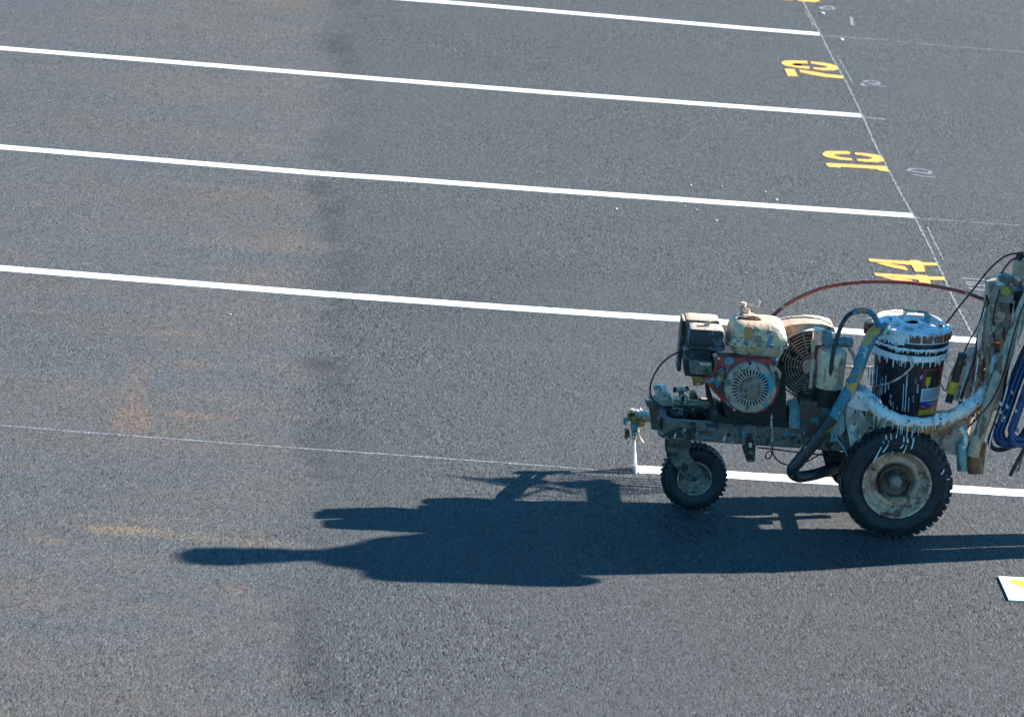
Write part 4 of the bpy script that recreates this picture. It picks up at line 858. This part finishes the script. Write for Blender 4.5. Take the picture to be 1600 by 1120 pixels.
# ================================================================== PAINT PAIL
BX, BY = A(1421, 560, -.46).x, -.46
def zf(y): return A(1425, y, BY-.135).z
zl1 = zf(521); zl0 = zf(538); zr1 = zf(548); zr2 = zf(560); zb0 = zf(676)
pail = thing('paint_pail', 'black paint pail dripping white paint, held in the machine cradle', 'pail', (BX, BY, zb0))
def rb(z): return .117+(.134-.117)*(z-zb0)/(zr1-zb0)
lathe('pail_body', (BX, BY, 0), (0, 0, 1), [(.001, zb0), (.113, zb0), (.117, zb0+.006), (rb(zr2-.012), zr2-.012), (rb(zr2), zr2), (rb(zr2)+.004, zr2), (.139, zr2+.004), (.139, zr2+.016), (.135, zr2+.018), (.135, zr1-.004), (.141, zr1-.002), (.142, zr1+.006), (.136, zr1+.010), (.134, zl0+.004)], 'bucket', pail, 64)
lathe('lid', (BX+.003, BY, 0), (0, 0, 1), [(.134, zl0), (.139, zl0+.001), (.139, zl1-.004), (.136, zl1+.001), (.128, zl1+.003), (.122, zl1-.002), (.10, zl1-.004), (.06, zl1+.002), (.03, zl1+.006), (.001, zl1+.006)], 'wetwhite', pail, 48, wob=.01)
for k in range(18):
    a = 2*math.pi*(k+.3)/18; c = Vector((BX+.003+math.cos(a)*.1395, BY+math.sin(a)*.1395, (zl0+zl1)/2))
    sx = math.cos(a); front = math.sin(a) < -.2
    box('lid_panel', c, (.007, .042, (zl1-zl0)-.010), 'lid_metal' if sx > -.25 else 'caked', pail, Matrix.Rotation(a, 3, 'Z'), bevel=.002)
# smears and skins of paint on the lid
bm = bmesh.new(); rr = random.Random(11)
for i in range(16):
    a = rr.uniform(0, 6.28); r = rr.uniform(.02, .105); p = Vector((BX+math.cos(a)*r, BY+math.sin(a)*r, zl1+.001)); a2 = a+rr.uniform(1, 2)
    add_tube(bm, [p, p+Vector((math.cos(a2)*.02, math.sin(a2)*.02, .002)), p+Vector((math.cos(a2+.5)*.045, math.sin(a2+.5)*.04, 0))], lambda t: .007*(1-.6*t), 7, 3, .4)
o = fin(bm, 'paint_skins', 'caked', pail, smooth=True); o['kind'] = 'stuff'
cyl('lid_bung', (BX-.005, BY+.01, zl1), (BX-.005, BY+.01, zl1+.006), .026, 'iron', pail)
cyl('lid_valve', A(1449, 505, -.42), A(1448, 490, -.42), .010, 'teal_fit', pail); tube('valve_handle', [(1411, 484, -.40), (1425, 486, -.41), (1441, 488, -.42), (1448, 489, -.42), (1455, 496, -.42)], .004, 'teal_fit', pail, 8, 6, .3)
tube('lid_lever', [(1418, 484, -.36), (1414, 490, -.37), (1407, 499, -.38)], .006, 'pan', pail, 8, 6, .2)
def bp(px, py, lift=.001):
    Y = BY-.12
    for _ in range(5):
        p = A(px, py, Y); r = rb(min(p.z, zr2))+lift; dx = max(-r*.985, min(r*.985, p.x-BX)); Y = BY-math.sqrt(r*r-dx*dx)
    return A(px, py, Y)
# white coats round the rings with drip fringes
def fringe(name, zc, h, r, seed, lo, hi, m='wetwhite', a0=150, a1=395, thick=.0035):
    rr = random.Random(seed); bm = bmesh.new(); n_ = 90
    for i in range(n_+1): pass
    rows = []
    for i in range(n_+1):
        a = R(a0+(a1-a0)*i/n_); zt_ = zc+h*.5+.003*noise.noise(Vector((i*.3, seed, 0))); zb_ = zc-h*.5-.006*abs(noise.noise(Vector((i*.25, seed, 3))))
        rows.append([bm.verts.new((BX+math.cos(a)*(r+d), BY+math.sin(a)*(r+d), z)) for d, z in ((0, zt_+.001), (thick, zt_-.002), (thick*1.2, (zt_+zb_)/2), (thick, zb_+.002), (0, zb_))])
    for a, b in zip(rows, rows[1:]):
        for k in range(4): bm.faces.new((a[k], a[k+1], b[k+1], b[k]))
    for i in range(int(n_*.75)):
        a = R(rr.uniform(a0, a1)); L = rr.uniform(lo, hi)*rr.random()**1.2+.004; w0 = rr.uniform(.0018, .0036); z = zc-h*.4
        p = Vector((BX+math.cos(a)*(r+.002), BY+math.sin(a)*(r+.002), z)); sl_ = -(.134-.117)/(zr1-zb0)
        q = p-Vector((0, 0, L)); q += Vector((math.cos(a), math.sin(a), 0))*(-.075*L)
        add_tube(bm, [p, p.lerp(q, .5), q], lambda t, w0=w0: w0*(1-.35*t), 6, 2, .15)
    o = fin(bm, name, m, pail, smooth=True); o['kind'] = 'stuff'; return o
fringe('paint_collar', zr2-.002, .022, .139, 4, .006, .035)
fringe('paint_collar', zr1+.003, .008, .1415, 8, .002, .012)
fringe('paint_collar', zl0+.012, .022, .1400, 15, .008, .022, a0=170, a1=252)
fringe('paint_collar', zl1-.002, .005, .1415, 25, .004, .030, a0=180, a1=372, thick=.003)
bm = bmesh.new()
for x0, y0, y1, r in ((1367, 568, 600, .0055), (1362, 576, 602, .004), (1371, 572, 604, .004), (1358, 570, 590, .003), (1376, 592, 625, .0025), (1379, 589, 616, .0028), (1384.5, 586, 612, .0030), (1383, 608, 614, .003), (1389, 597, 608, .0022), (1393, 618, 634, .0024),
        (1392, 616, 621, .003), (1406, 560, 571, .0018), (1412, 600, 642, .0024), (1416.5, 590, 643, .0024), (1418, 584, 604, .0024), (1420.5, 621, 643, .0026), (1431, 592, 599, .0028), (1434.5, 601, 614, .0030), (1439.5, 588, 593, .0032),
        (1427.5, 618, 628, .0024), (1428, 633, 634, .002), (1441, 585, 590, .002), (1390, 624, 630, .002), (1402, 634, 640, .0018), (1450, 600, 607, .0022), (1372, 606, 640, .003), (1368, 602, 630, .003), (1364, 600, 620, .003), (1396, 628, 640, .002)):
    add_tube(bm, [bp(x0, y0), bp(x0-.8, (y0+y1)/2), bp(x0-2.0*(y1-y0)/40, y1)], lambda t, r=r: r*.85*(.65+.5*t), 6, 4, .3)
o = fin(bm, 'paint_drips', 'drip', pail, smooth=True); o['kind'] = 'stuff'
# label
def lab(name, a0, a1, z0, z1, m, lift=.0012, parent=pail, label=None):
    bm = bmesh.new(); n_ = 10; rows = []
    for i in range(n_+1):
        a = R(a0+(a1-a0)*i/n_); rows.append([bm.verts.new((BX+math.cos(a)*(rb(z)+lift), BY+math.sin(a)*(rb(z)+lift), z)) for z in (z0, z1)])
    for a, b in zip(rows, rows[1:]): bm.faces.new((a[0], b[0], b[1], a[1]))
    return fin(bm, name, m, parent, label, smooth=True)
LA0, LA1 = 288, 338
plabel = lab('pail_label', LA0, LA1, zf(651), zf(578), 'lab_dark', label='printed label with red frame and coloured stripes')
lab('red_frame', LA0, LA1, zf(580), zf(577.5), 'lab_red', .0017, plabel); lab('red_frame', 323, LA1, zf(606), zf(580), 'lab_red', .0017, plabel); lab('red_frame', LA0, LA0+3, zf(606), zf(580), 'lab_red', .0017, plabel)
lab('text_block', LA0, LA1-2, zf(629), zf(608), 'lab_white', .0017, plabel)
for k in range(6): lab('text_line', LA0+5, LA1-(8 if k % 2 else 12), zf(612.4+k*2.7), zf(611+k*2.7), 'lab_grey', .0021, plabel)
lab('blue_band', LA0, 322, zf(639), zf(630), 'lab_blue', .0017, plabel); lab('white_print', LA0+14, 318, zf(633.5), zf(632.7), 'lab_white', .0021, plabel); lab('white_print', LA0+4, 300, zf(637), zf(636), 'lab_white', .0021, plabel)
lab('scarlet_line', LA0, 322, zf(642), zf(639.5), 'lab_scarlet', .0017, plabel); lab('yellow_line', LA0, 322, zf(646), zf(642.3), 'lab_yellow', .0017, plabel); lab('green_line', LA0, 322, zf(650), zf(646.3), 'lab_green', .0017, plabel)
lab('leaf_print', 294, 303, zf(603), zf(590), 'lab_yellow', .0017, plabel)
tube('bail_wire', [bp(1432, 560, .006), bp(1424, 574, .006), bp(1410, 587, .006), bp(1392, 597, .006), bp(1376, 602, .006), bp(1364, 604, .008)], .0042, 'pale_metal', pail, 8, 8, .3)

# second pan and cap behind the pail, on the machine
pc = A(1421, 499, -.20)
lathe('hopper_pan', pc, (0, 0, 1), [(.09, -.12), (.115, -.02), (.122, -.004), (.122, .004), (.112, .006), (.10, -.002), (.05, .002), (.001, .006)], 'pan', mach, 48, 'cream splattered pan lid behind the pail', wob=.02)
kc = A(1357, 521, -.36); lathe('brown_cap', kc, (0, 0, 1), [(.017, 0), (.020, .006), (.021, .040), (.019, .044), (.001, .046)], 'brown_cap', mach, 28)
lathe('cap_top', kc+Vector((0, 0, .044)), (0, 0, 1), [(.021, 0), (.022, .005), (.017, .013), (.008, .016), (.001, .017)], 'pan', mach, 24, wob=.15)

# ================================================================== COILED HOSE on its hook
hk = A(1640, 500, -.66)
coil = thing('coiled_hose', 'coil of dark blue hose hanging from the striper handle', 'hose', hk)
rr = random.Random(21)
for i in range(11):
    dx = rr.uniform(-8, 8)+i*3.4; dy = -i*1.2+rr.uniform(-7, 5); Y = -.60-.012*i-rr.uniform(0, .012)
    P = [A(1650+dx*.3, 470+dy*.3, Y), A(1612+dx*.8, 530+dy*.6, Y), A(1582+dx, 600+dy, Y), A(1561+dx, 660+dy, Y-.01), A(1552+dx, 688+dy, Y-.012), A(1564+dx, 701+dy, Y-.012), A(1592+dx, 690+dy, Y-.01), A(1630+dx, 630+dy, Y), A(1664+dx*.5, 550+dy*.5, Y), A(1672+dx*.3, 495+dy*.3, Y)]
    bm = bmesh.new(); add_tube(bm, P, .0075 if i % 3 else .0095, 8, 7, .04, True); fin(bm, 'hose_loop', 'hose_blue' if i % 4 else 'cable', coil, smooth=True)
for x, y in ((1561, 642), (1585, 640), (1556, 632), (1566, 650)): cyl('hose_clip', A(x, y, -.74), A(x+4, y+3, -.74), .006, 'pale_metal', coil, seg=8)
tube('coil_hook', [A(1622, 420, -.61), A(1640, 452, -.66), A(1660, 476, -.72), A(1664, 468, -.76)], .007, 'steel_dark', mach, 8)

# ================================================================== SPRAY
bm = bmesh.new(); s0 = A(992, 686, -.04); g0 = G(993, 733.5, .004)
rings = []
for k in range(9):
    t = k/8; c = s0.lerp(g0, t); hx_, hy_ = .0012+.0052*t, .0015+.046*t
    rings.append([bm.verts.new((c.x+hx_*math.cos(a), c.y+hy_*math.sin(a), c.z)) for a in [2*math.pi*j/16 for j in range(16)]])
for a, b in zip(rings, rings[1:]):
    for j in range(16): bm.faces.new((a[j], a[(j+1) % 16], b[(j+1) % 16], b[j]))
sp = fin(bm, 'paint_spray', 'mist', smooth=True); c = s0.copy(); sp.data.transform(Matrix.Translation(-c)); sp.location = c
tag(sp, 'thin white fan of paint falling from the spray tip to the line', 'paint spray')

# ================================================================== OPERATOR (stands just beyond the right edge; his shadow lies along the ground)
PX, PY = .36, -.475
per = thing('person', 'person in orange shirt, dark trousers and cap steering the striping machine', 'person', (PX, PY, 0))
def P_(x, y, z): return Vector((PX+x, PY+y, z))
def rings(bm, secs, seg=24):
    """closed body of elliptical sections (centre, half depth, half width[, tilt])"""
    V = []
    for c, hx_, hy_ in secs: V.append([bm.verts.new(c+Vector((hx_*math.cos(a), hy_*math.sin(a), 0))) for a in [2*math.pi*k/seg for k in range(seg)]])
    for a, b in zip(V, V[1:]):
        for k in range(seg): bm.faces.new((a[k], a[(k+1) % seg], b[(k+1) % seg], b[k]))
    bm.faces.new(V[0][::-1]); bm.faces.new(V[-1])
def limb(bm, pts, rad, seg=16):
    n_ = len(rad)-1
    def r(t):
        u = t*n_; k = min(int(u), n_-1); return rad[k]+(rad[k+1]-rad[k])*(u-k)
    add_tube(bm, pts, r, seg, 8)
def fuse(name, bm, m, parent, vox=.009, fold=0, sm=6):
    o = fin(bm, name, m, parent, smooth=True)
    md = o.modifiers.new('fuse', 'REMESH'); md.mode = 'VOXEL'; md.voxel_size = vox; md.use_smooth_shade = True
    m2 = o.modifiers.new('soften', 'SMOOTH'); m2.factor = .6; m2.iterations = sm
    if fold:
        tx = bpy.data.textures.new('cloth_folds', 'CLOUDS'); tx.noise_scale = .09; tx.noise_depth = 1
        m3 = o.modifiers.new('folds', 'DISPLACE'); m3.texture = tx; m3.strength = fold; m3.mid_level = .5
    return o
gx = GRIP.x-PX; gz_ = GRIP.z
HY = {-1: -.22, 1: .33}; EY = {-1: -.295, 1: .36}
hc = P_(-.41, .05, 1.685)
sho = {t: P_(-.28, t*.185, 1.445) for t in (-1, 1)}
elb = {t: P_(-.20, EY[t], 1.17) for t in (-1, 1)}
wri = {t: P_(gx+.075, HY[t], gz_+.04) for t in (-1, 1)}
hip = {t: P_(.04, t*.095, .92) for t in (-1, 1)}
kne = {t: P_(-.08 if t < 0 else .10, t*.11, .50) for t in (-1, 1)}
ank = {t: P_(-.13 if t < 0 else .26, t*.115, .09) for t in (-1, 1)}
# body: head, neck, torso, arms and legs in one surface
bm = bmesh.new()
rings(bm, [(P_(.03, 0, .90), .10, .14), (P_(0, 0, 1.10), .095, .135), (P_(-.13, 0, 1.32), .115, .165), (P_(-.27, .01, 1.475), .10, .17), (P_(-.31, .02, 1.53), .075, .12), (P_(-.325, .03, 1.555), .06, .065)])
limb(bm, [P_(-.30, .02, 1.495), P_(-.33, .04, 1.56), P_(-.345, .05, 1.60), hc+Vector((.03, 0, -.04))], [.075, .068, .064, .066])
bmesh.ops.create_uvsphere(bm, u_segments=28, v_segments=18, radius=1, matrix=Matrix.Translation(hc+Vector((.008, 0, .028))) @ Matrix.Diagonal((.098, .078, .098, 1)))
bmesh.ops.create_uvsphere(bm, u_segments=22, v_segments=14, radius=1, matrix=Matrix.Translation(hc+Vector((-.030, 0, -.045))) @ Matrix.Rotation(R(-14), 4, 'Y') @ Matrix.Diagonal((.058, .054, .072, 1)))
add_tube(bm, [hc+Vector((-.078, 0, .022)), hc+Vector((-.094, 0, -.004)), hc+Vector((-.108, 0, -.026)), hc+Vector((-.090, 0, -.034))], lambda t: .009+.006*math.sin(t*2.6), 10, 4)
for t in (-1, 1):
    limb(bm, [sho[t], elb[t], wri[t], wri[t]+Vector((-.03, 0, -.002))], [.050, .040, .028, .026])
    limb(bm, [hip[t], kne[t], ank[t]], [.075, .05, .036])
    bmesh.ops.create_uvsphere(bm, u_segments=18, v_segments=12, radius=1, matrix=Matrix.Translation(P_(gx+.03, HY[t], gz_+.034)) @ Matrix.Diagonal((.050, .042, .018, 1)))
body = fuse('body', bm, 'skin', per, .008, 0, 4)
for t in (-1, 1):
    for k, L in enumerate((.88, 1.0, .95, .76)):
        b0 = P_(gx+.004, HY[t]+(k-1.5)*.0205, gz_+.040); bm = bmesh.new()
        limb(bm, [b0+Vector((.02, 0, -.002)), b0+Vector((-.016*L, 0, .002)), b0+Vector((-.034*L, 0, -.018*L)), b0+Vector((-.024*L, 0, -.046*L)), b0+Vector((-.004*L, 0, -.052*L))], [.0102, .0098, .0094, .0086, .0075], 10)
        fin(bm, 'finger', 'skin', body, smooth=True)
    b0 = P_(gx+.045, HY[t]-t*.034, gz_+.03); bm = bmesh.new(); limb(bm, [b0, b0+Vector((-.012, -t*.018, -.016)), b0+Vector((-.034, -t*.016, -.040)), b0+Vector((-.044, -t*.008, -.056))], [.014, .0125, .011, .009], 10); fin(bm, 'thumb', 'skin', body, smooth=True)
for t in (-1, 1):
    bm = bmesh.new(); bmesh.ops.create_uvsphere(bm, u_segments=14, v_segments=8, radius=.0125, matrix=Matrix.Translation(hc+Vector((-.072, t*.031, .012)))); e_ = fin(bm, 'eye', 'sclera', body, smooth=True)
    bm = bmesh.new(); bmesh.ops.create_uvsphere(bm, u_segments=10, v_segments=6, radius=.006, matrix=Matrix.Translation(hc+Vector((-.0815, t*.031, .010)))); fin(bm, 'iris', 'iris', e_, smooth=True)
    bm = bmesh.new(); add_tube(bm, [hc+Vector((-.076, t*.014, .034)), hc+Vector((-.078, t*.032, .038)), hc+Vector((-.066, t*.05, .032))], .0045, 8, 4); fin(bm, 'eyebrow', 'hair', body, smooth=True)
    bm = bmesh.new(); bmesh.ops.create_uvsphere(bm, u_segments=14, v_segments=8, radius=1, matrix=Matrix.Translation(hc+Vector((.010, t*.080, .0))) @ Matrix.Diagonal((.018, .009, .031, 1))); fin(bm, 'ear', 'skin', body, smooth=True)
bm = bmesh.new(); add_tube(bm, [hc+Vector((-.070, -.024, -.056)), hc+Vector((-.085, 0, -.055)), hc+Vector((-.070, .024, -.056))], lambda t: .0035+.0032*math.sin(t*3.14), 8, 4); fin(bm, 'lips', 'lip', body, smooth=True)
bm = bmesh.new(); bmesh.ops.create_uvsphere(bm, u_segments=26, v_segments=16, radius=1, matrix=Matrix.Translation(hc+Vector((.032, 0, .004))) @ Matrix.Diagonal((.088, .084, .102, 1))); fin(bm, 'hair', 'hair', body, smooth=True)
# shirt
bm = bmesh.new()
rings(bm, [(P_(.03, 0, .93), .145, .195), (P_(.01, 0, 1.06), .135, .185), (P_(-.05, 0, 1.18), .135, .190), (P_(-.15, 0, 1.33), .145, .21), (P_(-.24, .01, 1.43), .13, .225), (P_(-.29, .015, 1.49), .105, .195), (P_(-.32, .02, 1.535), .09, .135), (P_(-.34, .03, 1.575), .075, .09)])
for t in (-1, 1): limb(bm, [sho[t]+Vector((.02, -t*.03, .01)), sho[t], sho[t].lerp(elb[t], .5), elb[t], elb[t].lerp(wri[t], .5), elb[t].lerp(wri[t], .86)], [.085, .078, .070, .060, .052, .043])
fuse('shirt', bm, 'hi_vis', per, .010, .016)
bm = bmesh.new()
rings(bm, [(P_(.04, 0, .84), .12, .17), (P_(.035, 0, .92), .138, .185), (P_(.03, 0, 1.0), .132, .178)])
for t in (-1, 1): limb(bm, [hip[t], hip[t].lerp(kne[t], .5), kne[t], kne[t].lerp(ank[t], .5), ank[t]+Vector((0, 0, .03))], [.105, .092, .075, .070, .062])
fuse('trousers', bm, 'denim', per, .010, .014)
for t in (-1, 1):
    a = ank[t]; bm = bmesh.new()
    limb(bm, [a+Vector((0, 0, .07)), a+Vector((.005, 0, 0)), a+Vector((.0, 0, -.045))], [.052, .050, .050])
    limb(bm, [a+Vector((.03, 0, -.042)), a+Vector((-.06, 0, -.038)), a+Vector((-.15, t*.01, -.048))], [.046, .048, .040])
    bt = fuse('boot', bm, 'leather', per, .008); box('boot_sole', (a.x-.055, a.y+t*.004, .011), (.30, .098, .022), 'black_part', bt, bevel=.01)
cap = lathe('cap', hc+Vector((.010, 0, .055)), (0, 0, 1), [(.100, -.016), (.103, -.002), (.099, .026), (.080, .056), (.04, .074), (.001, .078)], 'cap', per, 32)
bm = bmesh.new(); P = [hc+Vector((-.05-.13*math.cos(R(a)), .082*math.sin(R(a)), .050-.018*math.cos(R(a)))) for a in range(-90, 91, 15)]; add_prism(bm, P, Vector((0, 0, .006))); fin(bm, 'cap_brim', 'cap', cap, bevel=.002)

# made-up rods, blocks and loops out of view, shaped to cast ragged thin shadows
aux = thing('shadow_rig', 'made-up rig of rods and loops, added out of view to cast thin shadows', 'shadow rig', (top.x+.30, .10, top.z))
a0 = Vector((top.x+.30, .34, top.z))
tube('rig_stay', [Vector((top.x+.03, -.17, top.z+.02)), Vector((top.x+.05, 0, top.z+.03)), a0+Vector((0, 0, .02))], .010, 'steel_dark', aux)
tube('rig_bar', [a0+Vector((-.17, .10, .08)), a0+Vector((0, .06, .03)), a0+Vector((.25, .03, -.02))], .008, 'pale_metal', aux)
box('rig_block', a0+Vector((.05, .07, -.03)), (.05, .05, .15), 'black_part', aux, Matrix.Rotation(R(25), 3, 'Y'), bevel=.01)
box('rig_box', a0+Vector((-.05, .08, .05)), (.14, .07, .06), 'steel_dark', aux, bevel=.01)
for k in range(4): tube('rig_rod', [a0+Vector((-.16+.03*k, -.10-.05*k, .10-.05*k)), a0+Vector((.08, -.08-.05*k, .06-.05*k)), a0+Vector((.36, -.09-.04*k, .02-.05*k))], .0035, 'cable', aux, 6)
for k in range(5): tube('rig_cable', [a0+Vector((-.12-.05*k, .02+.02*k, .06)), a0+Vector((.0, .05, .12-.02*k)), a0+Vector((.16, .02-.02*k, .02)), a0+Vector((.05, -.02, -.14-.05*k)), a0+Vector((-.18, .03*k, -.10))], .005, 'cable', aux, 6)
